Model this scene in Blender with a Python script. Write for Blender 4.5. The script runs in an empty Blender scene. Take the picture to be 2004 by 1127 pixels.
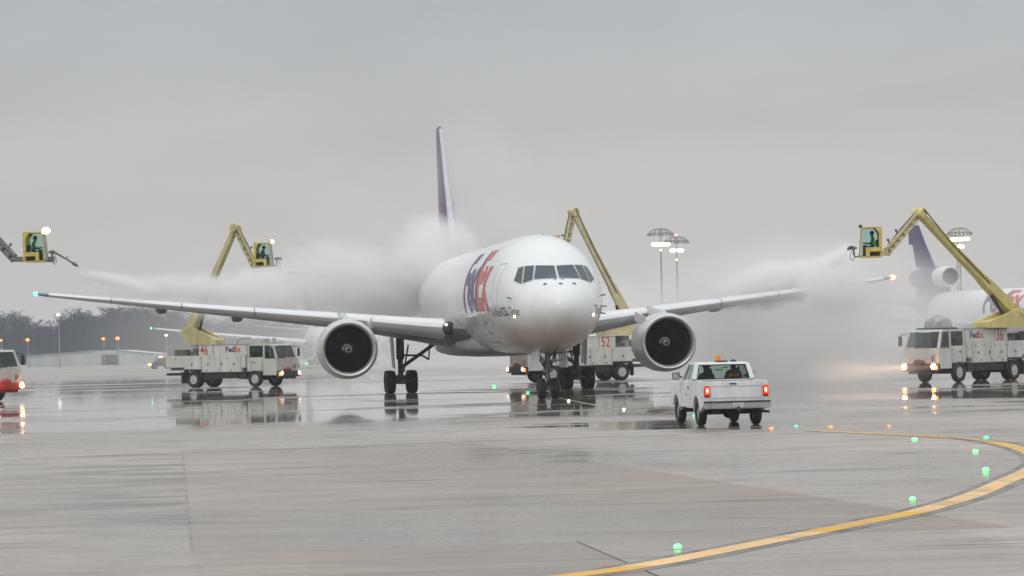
import bpy, bmesh, math, random
from mathutils import Vector, Matrix
random.seed(7)
R = math.radians
SC = bpy.context.scene
COL = SC.collection

# ------------------------------------------------------------------ camera, sky, sun, exposure
PW, PH, FPX, ROLL, YH, CAMH = 2004.0, 1127.0, 5348.5, 1.248, 659.7, 2.773
cam = bpy.data.objects.new('camera', bpy.data.cameras.new('camera'))
COL.objects.link(cam)
cam.data.sensor_width = 36.0
cam.data.lens = 36.0 * FPX / PW
cam.data.clip_start, cam.data.clip_end = 1.0, 6000.0
PITCH = math.atan((YH - PH / 2) / FPX)
CR = Matrix.Rotation(R(90) + PITCH, 4, 'X') @ Matrix.Rotation(R(-ROLL), 4, 'Z')
cam.matrix_world = Matrix.Translation((0, 0, CAMH)) @ CR
SC.camera = cam

def ray(px, py):
    return CR.to_3x3() @ Vector(((px - PW / 2) / FPX, -(py - PH / 2) / FPX, -1))
def at(px, py, Y):
    d = ray(px, py)
    return Vector((0, 0, CAMH)) + d * (Y / d.y)
def gz(Y):
    """height of the apron: flat near by, falling gently away beyond 260 m"""
    t = max(0.0, Y - 260.0)
    return -3.3 * (1 - math.exp(-t / 430.0))
def ground(px, py):
    d = ray(px, py); Y = 10.0
    while Y < 1500:
        if CAMH + d.z * Y / d.y < gz(Y): break
        Y += 0.1
    p = at(px, py, Y); p.z = gz(Y)
    return p

SUN_EL, SUN_ROT = R(48), R(200)
W = bpy.data.worlds.new('World'); SC.world = W; W.use_nodes = True
nt = W.node_tree; nt.nodes.clear()
def N(nt, t, **k):
    n = nt.nodes.new(t)
    for a, v in k.items():
        if a.startswith('i_'):
            key = a[2:]
            n.inputs[int(key) if key.isdigit() else key.replace('_', ' ')].default_value = v
        else: setattr(n, a, v)
    return n
def L(nt, a, b): nt.links.new(a, b)
def M(nt, op, a, b=None, c=None, clamp=False):
    n = nt.nodes.new('ShaderNodeMath'); n.operation = op; n.use_clamp = clamp
    for i, v in enumerate((a, b, c)):
        if v is None: continue
        if isinstance(v, (int, float)): n.inputs[i].default_value = v
        else: nt.links.new(v, n.inputs[i])
    return n.outputs[0]
out = N(nt, 'ShaderNodeOutputWorld')
sky = N(nt, 'ShaderNodeTexSky', sky_type='NISHITA', sun_disc=False, sun_elevation=SUN_EL, sun_rotation=SUN_ROT, air_density=2.0, dust_density=6.0)
bg1 = N(nt, 'ShaderNodeBackground'); L(nt, sky.outputs[0], bg1.inputs[0]); bg1.inputs[1].default_value = 0.05
tc = N(nt, 'ShaderNodeTexCoord')
sep = N(nt, 'ShaderNodeSeparateXYZ'); L(nt, tc.outputs['Generated'], sep.inputs[0])
# overcast layer: brighter towards the zenith, slow bands of thicker cloud
mp = N(nt, 'ShaderNodeMapping'); mp.inputs['Scale'].default_value = (5, 5, 17); L(nt, tc.outputs['Generated'], mp.inputs[0])
no = N(nt, 'ShaderNodeTexNoise', i_Scale=1.0, i_Detail=5.0, i_Roughness=0.5, i_Distortion=0.6); L(nt, mp.outputs[0], no.inputs['Vector'])
zc = M(nt, 'MAXIMUM', sep.outputs['Z'], 0.0)
lum = M(nt, 'MULTIPLY_ADD', zc, 1.9, 1.15)
cl = M(nt, 'MULTIPLY_ADD', M(nt, 'SUBTRACT', no.outputs[0], 0.5), 0.34, 1.0)
cr = N(nt, 'ShaderNodeValToRGB'); L(nt, zc, cr.inputs[0])
e = cr.color_ramp.elements
e[0].position = 0.0; e[0].color = (0.520, 0.497, 0.476, 1)
e[1].position = 0.35; e[1].color = (0.43, 0.44, 0.45, 1)
q = cr.color_ramp.elements.new(0.045); q.color = (0.470, 0.457, 0.444, 1)
q = cr.color_ramp.elements.new(0.085); q.color = (0.40, 0.408, 0.415, 1)
q = cr.color_ramp.elements.new(0.125); q.color = (0.345, 0.36, 0.375, 1)
bg2 = N(nt, 'ShaderNodeBackground'); L(nt, cr.outputs[0], bg2.inputs[0]); L(nt, M(nt, 'MULTIPLY', lum, cl), bg2.inputs[1])
mx = N(nt, 'ShaderNodeMixShader'); mx.inputs[0].default_value = 0.93
L(nt, bg1.outputs[0], mx.inputs[1]); L(nt, bg2.outputs[0], mx.inputs[2]); L(nt, mx.outputs[0], out.inputs[0])

sun = bpy.data.objects.new('sun', bpy.data.lights.new('sun', 'SUN')); COL.objects.link(sun)
sun.data.energy = 0.5; sun.data.angle = R(40); sun.data.color = (1.0, 0.97, 0.93)
sun.rotation_euler = (R(90) - SUN_EL, 0, -SUN_ROT + R(180) + R(180))
sun.rotation_euler = (R(42), 0, R(-25))

SC.view_settings.view_transform = 'Standard'; SC.view_settings.look = 'None'
SC.view_settings.exposure = 0.0; SC.view_settings.gamma = 1.0
SC.render.engine = 'CYCLES'
cy = SC.cycles
cy.use_denoising = True
cy.max_bounces = 10; cy.diffuse_bounces = 3; cy.glossy_bounces = 4; cy.transmission_bounces = 4
cy.transparent_max_bounces = 16; cy.volume_bounces = 9
cy.volume_step_rate = 0.4; cy.volume_max_steps = 256
cy.sample_clamp_indirect = 4.0; cy.caustics_reflective = False; cy.caustics_refractive = False

# ------------------------------------------------------------------ materials
MATS = {}
def mat(name, col, rough=0.5, metal=0.0, vary=0.12, scale=1.5, bump=0.0, streak=False, coat=0.0, spec=0.5):
    if name in MATS: return MATS[name]
    m = bpy.data.materials.new(name); m.use_nodes = True
    nt = m.node_tree; b = nt.nodes['Principled BSDF']
    tc = N(nt, 'ShaderNodeTexCoord'); mp = N(nt, 'ShaderNodeMapping')
    mp.inputs['Scale'].default_value = (1, 1, 0.25) if streak else (1, 1, 1)
    L(nt, tc.outputs['Object'], mp.inputs[0])
    n1 = N(nt, 'ShaderNodeTexNoise', i_Scale=scale, i_Detail=6.0, i_Roughness=0.6); L(nt, mp.outputs[0], n1.inputs['Vector'])
    mr = N(nt, 'ShaderNodeMapRange'); L(nt, n1.outputs[0], mr.inputs[0])
    mr.inputs[1].default_value = 0.3; mr.inputs[2].default_value = 0.7
    mr.inputs[3].default_value = 1 - vary; mr.inputs[4].default_value = 1 + vary * 0.5
    mc = N(nt, 'ShaderNodeMix', data_type='RGBA', blend_type='MULTIPLY'); mc.inputs[0].default_value = 1
    mc.inputs[6].default_value = (*col, 1); L(nt, mr.outputs[0], mc.inputs[7])
    L(nt, mc.outputs[2], b.inputs['Base Color'])
    L(nt, M(nt, 'MULTIPLY_ADD', n1.outputs[0], 0.16, rough - 0.08, clamp=True), b.inputs['Roughness'])
    b.inputs['Metallic'].default_value = metal; b.inputs['Coat Weight'].default_value = coat
    b.inputs['Specular IOR Level'].default_value = spec
    if bump:
        bp = N(nt, 'ShaderNodeBump'); bp.inputs['Strength'].default_value = bump; bp.inputs['Distance'].default_value = 0.02
        L(nt, n1.outputs[0], bp.inputs['Height']); L(nt, bp.outputs[0], b.inputs['Normal'])
    MATS[name] = m
    return m
def emit(name, col, strength, sampled=False):
    if name in MATS: return MATS[name]
    m = bpy.data.materials.new(name); m.use_nodes = True
    b = m.node_tree.nodes['Principled BSDF']
    b.inputs['Base Color'].default_value = (*[min(1, c) * 0.5 for c in col], 1)
    lw = N(m.node_tree, 'ShaderNodeTexNoise', i_Scale=3.0)
    L(m.node_tree, M(m.node_tree, 'MULTIPLY', M(m.node_tree, 'MULTIPLY_ADD', lw.outputs[0], 0.3, 0.85), strength), b.inputs['Emission Strength'])
    b.inputs['Emission Color'].default_value = (*col, 1)
    m.cycles.emission_sampling = 'AUTO' if sampled else 'NONE'
    MATS[name] = m
    return m
def glass(name, tint, opacity, rough=0.05):
    if name in MATS: return MATS[name]
    m = bpy.data.materials.new(name); m.use_nodes = True
    nt = m.node_tree; nt.nodes.clear()
    o = N(nt, 'ShaderNodeOutputMaterial'); t = N(nt, 'ShaderNodeBsdfTransparent'); t.inputs[0].default_value = (*tint, 1)
    p = N(nt, 'ShaderNodeBsdfPrincipled'); p.inputs['Base Color'].default_value = (0.02, 0.03, 0.03, 1); p.inputs['Roughness'].default_value = rough
    lw = N(nt, 'ShaderNodeLayerWeight'); lw.inputs[0].default_value = 0.25
    ns = N(nt, 'ShaderNodeTexNoise', i_Scale=2.0, i_Detail=4.0)
    f = M(nt, 'ADD', M(nt, 'MULTIPLY', lw.outputs['Fresnel'], 0.5), M(nt, 'MULTIPLY_ADD', ns.outputs[0], 0.15, opacity - 0.07), clamp=True)
    x = N(nt, 'ShaderNodeMixShader'); L(nt, f, x.inputs[0]); L(nt, t.outputs[0], x.inputs[1]); L(nt, p.outputs[0], x.inputs[2]); L(nt, x.outputs[0], o.inputs[0])
    MATS[name] = m
    return m

WHITE = lambda: mat('white_paint', (0.80, 0.81, 0.81), 0.28, vary=0.08, streak=True)
TWHITE = lambda: mat('truck_white', (0.68, 0.68, 0.64), 0.4, vary=0.22, scale=2.2, streak=True)
RED = lambda: mat('red_paint', (0.50, 0.035, 0.03), 0.4)
LRED = lambda: mat('letter_red', (0.62, 0.10, 0.06), 0.35)
LPUR = lambda: mat('letter_purple', (0.075, 0.035, 0.14), 0.35)
PURPLE = lambda: mat('tail_purple', (0.085, 0.045, 0.15), 0.35, vary=0.1)
BLACK = lambda: mat('black_rubber', (0.018, 0.018, 0.02), 0.6, vary=0.3, scale=6)
DARK = lambda: mat('dark_steel', (0.03, 0.03, 0.032), 0.5, vary=0.3, scale=4)
GREYM = lambda: mat('grey_metal', (0.28, 0.28, 0.28), 0.4, 0.3, vary=0.2)
YEL = lambda: mat('boom_yellow', (0.62, 0.50, 0.13), 0.42, vary=0.25, scale=1.8, streak=True)
PALEY = lambda: mat('boom_pale_yellow', (0.70, 0.62, 0.36), 0.45, vary=0.25, scale=1.8)
WINGG = lambda: mat('wing_grey', (0.23, 0.23, 0.225), 0.32, vary=0.2, scale=0.8)
SLAT = lambda: mat('bare_slat', (0.78, 0.79, 0.80), 0.25, 0.0, vary=0.08, scale=0.7)
LIP = lambda: mat('polished_lip', (0.62, 0.61, 0.60), 0.32, 0.6, vary=0.1)

# ------------------------------------------------------------------ mesh builder
class MB:
    def __init__(s): s.v = []; s.f = []; s.mi = []
    def add(s, vs, fs, mi=0):
        o = len(s.v); s.v += [tuple(v) for v in vs]
        for f in fs: s.f.append([i + o for i in f]); s.mi.append(mi)
        return s
    def hexa(s, c, mi=0):   # 8 corners: bottom 4 then top 4
        return s.add(c, [(0, 3, 2, 1), (4, 5, 6, 7), (0, 1, 5, 4), (1, 2, 6, 5), (2, 3, 7, 6), (3, 0, 4, 7)], mi)
    def box(s, x0, x1, y0, y1, z0, z1, mi=0):
        return s.hexa([(x0, y0, z0), (x1, y0, z0), (x1, y1, z0), (x0, y1, z0), (x0, y0, z1), (x1, y0, z1), (x1, y1, z1), (x0, y1, z1)], mi)
    def beam(s, p0, p1, w0, h0, w1=None, h1=None, up=(0, 0, 1), mi=0):
        p0, p1 = Vector(p0), Vector(p1); w1 = w1 or w0; h1 = h1 or h0
        d = (p1 - p0).normalized(); u = Vector(up)
        if abs(d.dot(u)) > 0.98: u = Vector((1, 0, 0))
        a = d.cross(u).normalized(); b = a.cross(d).normalized()
        c = []
        for p, w, h in ((p0, w0, h0), (p1, w1, h1)):
            c += [p + a * w / 2 - b * h / 2, p - a * w / 2 - b * h / 2, p - a * w / 2 + b * h / 2, p + a * w / 2 + b * h / 2]
        return s.hexa(c, mi)
    def prism(s, poly, y0, y1, mi=0, fn=None):   # poly in (x,z), extruded along y
        fn = fn or (lambda x, y, z: (x, y, z)); n = len(poly)
        s.add([fn(x, y0, z) for x, z in poly] + [fn(x, y1, z) for x, z in poly],
              [tuple(range(n)), tuple(range(2 * n - 1, n - 1, -1))] + [(i, i + n, (i + 1) % n + n, (i + 1) % n) for i in range(n)], mi)
        return s
    def tube(s, pts, r, n=8, mi=0, cap=True):
        pts = [Vector(p) for p in pts]; rs = r if isinstance(r, (list, tuple)) else [r] * len(pts)
        rings = []
        ref = None
        for i, p in enumerate(pts):
            d = (pts[min(i + 1, len(pts) - 1)] - pts[max(i - 1, 0)]).normalized()
            if ref is None:
                ref = d.orthogonal().normalized()
            a = (ref - d * ref.dot(d)).normalized(); ref = a; b = d.cross(a)
            rings.append([p + (a * math.cos(2 * math.pi * k / n) + b * math.sin(2 * math.pi * k / n)) * rs[i] for k in range(n)])
        return s.loft(rings, mi=mi, cap=cap)
    def loft(s, rings, mi=0, cap=True, closed=True, cap0=True):
        n = len(rings[0]); vs = [v for r in rings for v in r]; fs = []
        for i in range(len(rings) - 1):
            for k in range(n if closed else n - 1):
                a = i * n + k; b = i * n + (k + 1) % n
                fs.append((a, b, b + n, a + n))
        if cap and closed:
            if cap0: fs.append(tuple(range(n))[::-1])
            fs.append(tuple(range((len(rings) - 1) * n, len(rings) * n)))
        return s.add(vs, fs, mi)
    def lathe(s, prof, o=(0, 0, 0), axis='y', n=32, mi=0, cap=False):
        rings = []
        for t, r in prof:
            ring = []
            for k in range(n):
                a = 2 * math.pi * k / n; c, d = r * math.cos(a), r * math.sin(a)
                v = {'y': (c, t, d), 'x': (t, c, d), 'z': (c, d, t)}[axis]
                ring.append((v[0] + o[0], v[1] + o[1], v[2] + o[2]))
            rings.append(ring)
        return s.loft(rings, mi=mi, cap=cap)
    def ball(s, c, r, n=12, mi=0, sq=(1, 1, 1)):
        prof = [(-math.cos(math.pi * i / 8), max(1e-3, math.sin(math.pi * i / 8))) for i in range(9)]
        t = MB(); t.lathe(prof, axis='z', n=n)
        return s.add([(c[0] + v[0] * r * sq[0], c[1] + v[1] * r * sq[1], c[2] + v[2] * r * sq[2]) for v in t.v], t.f, mi)
    def build(s, name, mats, parent=None, smooth=True, bevel=0.0, M4=None, label=None):
        me = bpy.data.meshes.new(name); me.from_pydata(s.v, [], s.f)
        if not isinstance(mats, (list, tuple)): mats = [mats]
        for m in mats: me.materials.append(m)
        for p, mi in zip(me.polygons, s.mi): p.material_index = mi
        bm = bmesh.new(); bm.from_mesh(me)
        bmesh.ops.remove_doubles(bm, verts=bm.verts, dist=1e-4)
        bmesh.ops.recalc_face_normals(bm, faces=bm.faces)
        if bevel:
            ed = [e_ for e_ in bm.edges if len(e_.link_faces) == 2 and e_.calc_face_angle(0) > 0.6]
            bmesh.ops.bevel(bm, geom=ed, offset=bevel, segments=2, affect='EDGES', clamp_overlap=True)
        bm.to_mesh(me); bm.free()
        if M4 is not None: me.transform(M4)
        if smooth:
            me.shade_smooth()
            try: me.set_sharp_from_angle(angle=R(35))
            except Exception: pass
        o = bpy.data.objects.new(name, me); COL.objects.link(o)
        if parent is not None: o.parent = parent
        if label: o['label'] = label
        return o
def tag(o, label=None, cat=None, group=None, kind=None):
    for k, v in (('label', label), ('category', cat), ('group', group), ('kind', kind)):
        if v: o[k] = v
    return o
def empty(name, loc=(0, 0, 0), rz=0.0, **t):
    o = bpy.data.objects.new(name, None); COL.objects.link(o)
    o.location = loc; o.rotation_euler = (0, 0, rz); o.empty_display_size = 0.3
    return tag(o, **t)
def copy_tree(o, parent=None):
    c = o.copy(); COL.objects.link(c)
    if parent is not None: c.parent = parent
    for ch in list(o.children): copy_tree(ch, c)
    return c

def text_mb(s, size=1.0, bold=0.03, sub=0.0, condense=1.0, shear=0.0):
    """letters as flat faces in x (along), y (up); origin at lower left; returns MB of (x,y,0) and the width"""
    cu = bpy.data.curves.new('lettering', 'FONT'); cu.body = s; cu.size = size; cu.offset = bold * size; cu.shear = shear
    cu.resolution_u = 3; cu.fill_mode = 'FRONT' if hasattr(cu, 'fill_mode') else 'BOTH'
    ob = bpy.data.objects.new('lettering', cu); COL.objects.link(ob)
    dg = bpy.context.evaluated_depsgraph_get(); me = bpy.data.meshes.new_from_object(ob.evaluated_get(dg))
    bm = bmesh.new(); bm.from_mesh(me)
    bmesh.ops.triangulate(bm, faces=bm.faces)
    if sub:
        for _ in range(6):
            ed = [e_ for e_ in bm.edges if e_.calc_length() > sub]
            if not ed: break
            bmesh.ops.subdivide_edges(bm, edges=ed, cuts=1); bmesh.ops.triangulate(bm, faces=bm.faces)
    xs = [v.co.x for v in bm.verts]; x0, x1 = min(xs), max(xs)
    mb = MB(); bm.verts.index_update()
    mb.add([((v.co.x - x0) * condense, v.co.y, 0) for v in bm.verts], [tuple(v.index for v in f.verts) for f in bm.faces])
    bm.free(); COL.objects.unlink(ob); bpy.data.objects.remove(ob); bpy.data.curves.remove(cu); bpy.data.meshes.remove(me)
    return mb, (x1 - x0) * condense
def place_text(name, s, m, parent, origin, right, up, size, bold=0.03, condense=1.0):
    mb, w = text_mb(s, size, bold, 0, condense)
    r, u = Vector(right).normalized(), Vector(up).normalized(); o = Vector(origin)
    mb.v = [tuple(o + r * v[0] + u * v[1]) for v in mb.v]
    return mb.build(name, m, parent, smooth=False), w

# ------------------------------------------------------------------ the apron
def make_apron():
    mb = MB(); xs = [-1480, -600, -200, -60, -20, 0, 20, 60, 200, 600, 1480]
    ys = [-60, 0, 50, 100, 150, 200, 240] + list(range(260, 1000, 20)) + list(range(1000, 1640, 40))
    nx = len(xs)
    mb.add([(x, y, gz(y)) for y in ys for x in xs], [(j * nx + i, j * nx + i + 1, (j + 1) * nx + i + 1, (j + 1) * nx + i) for j in range(len(ys) - 1) for i in range(nx - 1)])
    m = bpy.data.materials.new('wet_concrete'); m.use_nodes = True
    nt = m.node_tree; b = nt.nodes['Principled BSDF']
    g = N(nt, 'ShaderNodeNewGeometry')
    rot = N(nt, 'ShaderNodeMapping'); rot.inputs['Rotation'].default_value = (0, 0, R(-7.1)); L(nt, g.outputs['Position'], rot.inputs[0])
    off = N(nt, 'ShaderNodeVectorMath', operation='SUBTRACT'); L(nt, rot.outputs[0], off.inputs[0]); off.inputs[1].default_value = (0.2, 36.5, 0)
    UV = off.outputs[0]
    su = N(nt, 'ShaderNodeSeparateXYZ'); L(nt, UV, su.inputs[0])
    sp = N(nt, 'ShaderNodeSeparateXYZ'); L(nt, g.outputs['Position'], sp.inputs[0])
    br = N(nt, 'ShaderNodeTexBrick', offset=0.0, squash=1.0)
    L(nt, UV, br.inputs['Vector'])
    for k, v in (('Color1', (0.0, 0, 0, 1)), ('Color2', (1, 1, 1, 1)), ('Mortar', (0.5, 0.5, 0.5, 1)), ('Scale', 1.0), ('Mortar Size', 0.018), ('Mortar Smooth', 0.4), ('Bias', 0.0), ('Brick Width', 5.2), ('Row Height', 5.92)):
        br.inputs[k].default_value = v
    def noise(sc, vec=None, det=5.0, rough=0.55, dist=0.0, stretch=None):
        n = N(nt, 'ShaderNodeTexNoise', i_Scale=sc, i_Detail=det, i_Roughness=rough, i_Distortion=dist)
        src = vec or g.outputs['Position']
        if stretch:
            q = N(nt, 'ShaderNodeMapping'); q.inputs['Scale'].default_value = stretch; L(nt, src, q.inputs[0]); src = q.outputs[0]
        L(nt, src, n.inputs['Vector'])
        return n.outputs[0]
    big = noise(0.06); mid = noise(0.35, UV, 6, 0.6, stretch=(0.45, 1.5, 1)); fine = noise(5.0, det=8, rough=0.7); streak = noise(0.9, UV, 5, 0.6, 0.5, (0.35, 0.8, 1))
    # how wet: the far lane beyond the kerb line of the stand holds a film of water, the near slabs are only damp
    edge = M(nt, 'ADD', su.outputs['Y'], M(nt, 'MULTIPLY', M(nt, 'SUBTRACT', big, 0.5), 26.0))
    edge = M(nt, 'ADD', edge, M(nt, 'MULTIPLY', M(nt, 'SUBTRACT', mid, 0.5), 12.0))
    mr = N(nt, 'ShaderNodeMapRange', interpolation_type='SMOOTHSTEP'); L(nt, edge, mr.inputs[0]); mr.inputs[1].default_value = 46; mr.inputs[2].default_value = 58
    lim = N(nt, 'ShaderNodeMapRange', interpolation_type='SMOOTHSTEP'); L(nt, sp.outputs['Y'], lim.inputs[0]); lim.inputs[1].default_value = 300; lim.inputs[2].default_value = 190; lim.inputs[3].default_value = 0; lim.inputs[4].default_value = 1
    far = M(nt, 'MULTIPLY', mr.outputs[0], lim.outputs[0])
    pn = N(nt, 'ShaderNodeMapRange', interpolation_type='SMOOTHSTEP'); L(nt, noise(0.12, UV, 5, 0.6, 0.5, (0.5, 1.0, 1)), pn.inputs[0]); pn.inputs[1].default_value = 0.38; pn.inputs[2].default_value = 0.47
    wet = M(nt, 'MULTIPLY', far, M(nt, 'MULTIPLY_ADD', pn.outputs[0], 0.8, 0.2), clamp=True)
    nearp = N(nt, 'ShaderNodeMapRange', interpolation_type='SMOOTHSTEP'); L(nt, streak, nearp.inputs[0]); nearp.inputs[1].default_value = 0.56; nearp.inputs[2].default_value = 0.66
    wet = M(nt, 'MAXIMUM', wet, M(nt, 'MULTIPLY', nearp.outputs[0], 0.55))
    # colour
    tint = N(nt, 'ShaderNodeMix', data_type='RGBA'); L(nt, br.outputs['Color'], tint.inputs[0])
    tint.inputs[6].default_value = (0.315, 0.280, 0.243, 1); tint.inputs[7].default_value = (0.375, 0.336, 0.296, 1)
    # the tan bay of older slabs
    def step(val, a, c):
        q = N(nt, 'ShaderNodeMapRange'); L(nt, val, q.inputs[0]); q.inputs[1].default_value = a; q.inputs[2].default_value = c; return q.outputs[0]
    def mul(*v):
        x = v[0]
        for y in v[1:]: x = M(nt, 'MULTIPLY', x, y)
        return x
    U_, V_ = su.outputs['X'], su.outputs['Y']
    diag = M(nt, 'ADD', sp.outputs['X'], M(nt, 'MULTIPLY_ADD', sp.outputs['Y'], .229, -15.48))   # right edge of the old bay
    bay = mul(step(U_, -0.02, 0.02), step(diag, 0.05, -0.05), step(V_, -0.02, 0.02), step(V_, 35.52, 35.46), M(nt, 'MULTIPLY_ADD', step(diag, -6.5, 0.0), .55, .40))
    crack = M(nt, 'ADD', sp.outputs['X'], M(nt, 'MULTIPLY_ADD', sp.outputs['Y'], .145, -6.15))   # joint in the near row with an older slab on its left
    tri = mul(step(crack, 0.015, -0.015), step(V_, 0.0, -0.04), step(crack, -7.0, 0.0), .9)
    leftd = mul(step(U_, 0.05, -0.02), step(U_, -5.0, 0.3), step(V_, 2.0, 10.0), step(V_, 35.6, 33.0), .75)   # soaked strip beside the long joint
    panel = noise(0.16, UV, 3, 0.5, 0.2, (0.8, 0.35, 1))
    t2 = N(nt, 'ShaderNodeMix', data_type='RGBA'); L(nt, M(nt, 'MULTIPLY', M(nt, 'MAXIMUM', bay, tri), M(nt, 'MULTIPLY_ADD', mid, .8, .5), clamp=True), t2.inputs[0]); L(nt, tint.outputs[2], t2.inputs[6]); t2.inputs[7].default_value = (0.250, 0.200, 0.150, 1)
    stain = N(nt, 'ShaderNodeMapRange'); L(nt, streak, stain.inputs[0]); stain.inputs[1].default_value = 0.30; stain.inputs[2].default_value = 0.60; stain.inputs[3].default_value = 0.64; stain.inputs[4].default_value = 1.10
    # thin dark lines of sealed saw cuts and drag marks, broken along their length
    lines = noise(1.0, UV, 2, 0.4, 0.15, (0.04, 0.42, 1))
    ln_ = M(nt, 'LESS_THAN', M(nt, 'ABSOLUTE', M(nt, 'SUBTRACT', lines, 0.5)), 0.007)
    ln_ = mul(ln_, step(noise(0.25, UV, 3, .6), 0.42, 0.56))
    rows = M(nt, 'LESS_THAN', M(nt, 'ABSOLUTE', M(nt, 'SUBTRACT', M(nt, 'FRACT', M(nt, 'DIVIDE', M(nt, 'ADD', V_, M(nt, 'MULTIPLY', mid, .10)), 5.92)), 0.5)), 0.006)
    rows = mul(rows, step(noise(0.3, UV, 3, .6), 0.40, 0.55))
    cl_ = mul(M(nt, 'LESS_THAN', M(nt, 'ABSOLUTE', crack), 0.022), step(V_, 0.1, 0.0))
    vl_ = mul(M(nt, 'LESS_THAN', M(nt, 'ABSOLUTE', U_), 0.02), step(V_, 35.5, 35.3), step(V_, -.1, 0), step(noise(0.5, UV, 3, .6), 0.3, 0.55))
    dark = M(nt, 'ADD', M(nt, 'ADD', M(nt, 'MULTIPLY', ln_, .32), M(nt, 'MULTIPLY', rows, .30)), M(nt, 'ADD', M(nt, 'MULTIPLY', cl_, .75), M(nt, 'MULTIPLY', vl_, .3)), clamp=True)
    dark = M(nt, 'MAXIMUM', dark, M(nt, 'MULTIPLY', leftd, M(nt, 'MULTIPLY', step(streak, .62, .40), .55)))
    t3 = N(nt, 'ShaderNodeMix', data_type='RGBA', blend_type='MULTIPLY'); t3.inputs[0].default_value = 1; L(nt, t2.outputs[2], t3.inputs[6]); L(nt, M(nt, 'MULTIPLY', stain.outputs[0], M(nt, 'MULTIPLY_ADD', panel, 1.1, .46)), t3.inputs[7])
    t4 = N(nt, 'ShaderNodeMix', data_type='RGBA', blend_type='MULTIPLY'); t4.inputs[0].default_value = 1; L(nt, t3.outputs[2], t4.inputs[6]); L(nt, M(nt, 'MULTIPLY_ADD', fine, 0.6, 0.70), t4.inputs[7])
    # standing water round the pickup wheels
    pd = M(nt, 'SQRT', M(nt, 'ADD', M(nt, 'POWER', M(nt, 'DIVIDE', M(nt, 'SUBTRACT', sp.outputs['X'], 5.2), 4.6), 2.0), M(nt, 'POWER', M(nt, 'DIVIDE', M(nt, 'SUBTRACT', sp.outputs['Y'], 84.0), 5.5), 2.0)))
    pdl = step(M(nt, 'ADD', pd, M(nt, 'MULTIPLY', M(nt, 'SUBTRACT', mid, .5), 2.6)), 1.0, .75)
    wet = M(nt, 'MAXIMUM', wet, M(nt, 'MULTIPLY', pdl, .9))
    wd = M(nt, 'MULTIPLY_ADD', wet, -0.50, 1.0); jd = M(nt, 'SUBTRACT', 1.0, dark)
    t5 = N(nt, 'ShaderNodeMix', data_type='RGBA', blend_type='MULTIPLY'); t5.inputs[0].default_value = 1; L(nt, t4.outputs[2], t5.inputs[6]); L(nt, M(nt, 'MULTIPLY', wd, jd), t5.inputs[7])
    L(nt, t5.outputs[2], b.inputs['Base Color'])
    ro = M(nt, 'MULTIPLY_ADD', mid, 0.30, 0.20)
    ro = M(nt, 'ADD', ro, M(nt, 'MULTIPLY', M(nt, 'SUBTRACT', streak, 0.5), 0.55))
    ro = M(nt, 'ADD', ro, M(nt, 'MULTIPLY', M(nt, 'SUBTRACT', panel, 0.5), 0.9))
    rm = N(nt, 'ShaderNodeMix', data_type='FLOAT'); L(nt, wet, rm.inputs[0]); L(nt, M(nt, 'MAXIMUM', ro, 0.13), rm.inputs[2]); rm.inputs[3].default_value = 0.035
    L(nt, M(nt, 'ADD', rm.outputs[0], M(nt, 'MULTIPLY', dark, 0.25), clamp=True), b.inputs['Roughness'])
    b.inputs['IOR'].default_value = 1.38
    bp = N(nt, 'ShaderNodeBump'); bp.inputs['Distance'].default_value = 0.004
    L(nt, M(nt, 'MULTIPLY_ADD', wet, -0.11, 0.13), bp.inputs['Strength']); L(nt, fine, bp.inputs['Height']); L(nt, bp.outputs[0], b.inputs['Normal'])
    o = mb.build('ground', m, smooth=True); tag(o, 'wet grey concrete apron with slab joints and puddles', 'ground', kind='structure')
    return m
WETM = make_apron()

def strip(name, pts, width, m, z, dash=None, label=None):
    """a painted line following ground points"""
    P = [Vector((p[0], p[1], 0)) for p in pts]
    # smooth by Catmull-Rom
    Q = []
    for i in range(len(P) - 1):
        a, b_, c, d = P[max(i - 1, 0)], P[i], P[i + 1], P[min(i + 2, len(P) - 1)]
        for k in range(6):
            t = k / 6
            Q.append(0.5 * ((2 * b_) + (c - a) * t + (2 * a - 5 * b_ + 4 * c - d) * t * t + (3 * b_ - a - 3 * c + d) * t ** 3))
    Q.append(P[-1]); mb = MB(); vs = []
    for i, p in enumerate(Q):
        d = (Q[min(i + 1, len(Q) - 1)] - Q[max(i - 1, 0)]).normalized(); n = Vector((-d.y, d.x, 0)) * width / 2
        vs += [p - n + Vector((0, 0, z)), p + n + Vector((0, 0, z))]
    mb.add(vs, [(2 * i, 2 * i + 1, 2 * i + 3, 2 * i + 2) for i in range(len(Q) - 1)])
    o = mb.build(name, m, smooth=False); tag(o, label, 'marking', kind='structure')
    return o
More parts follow.
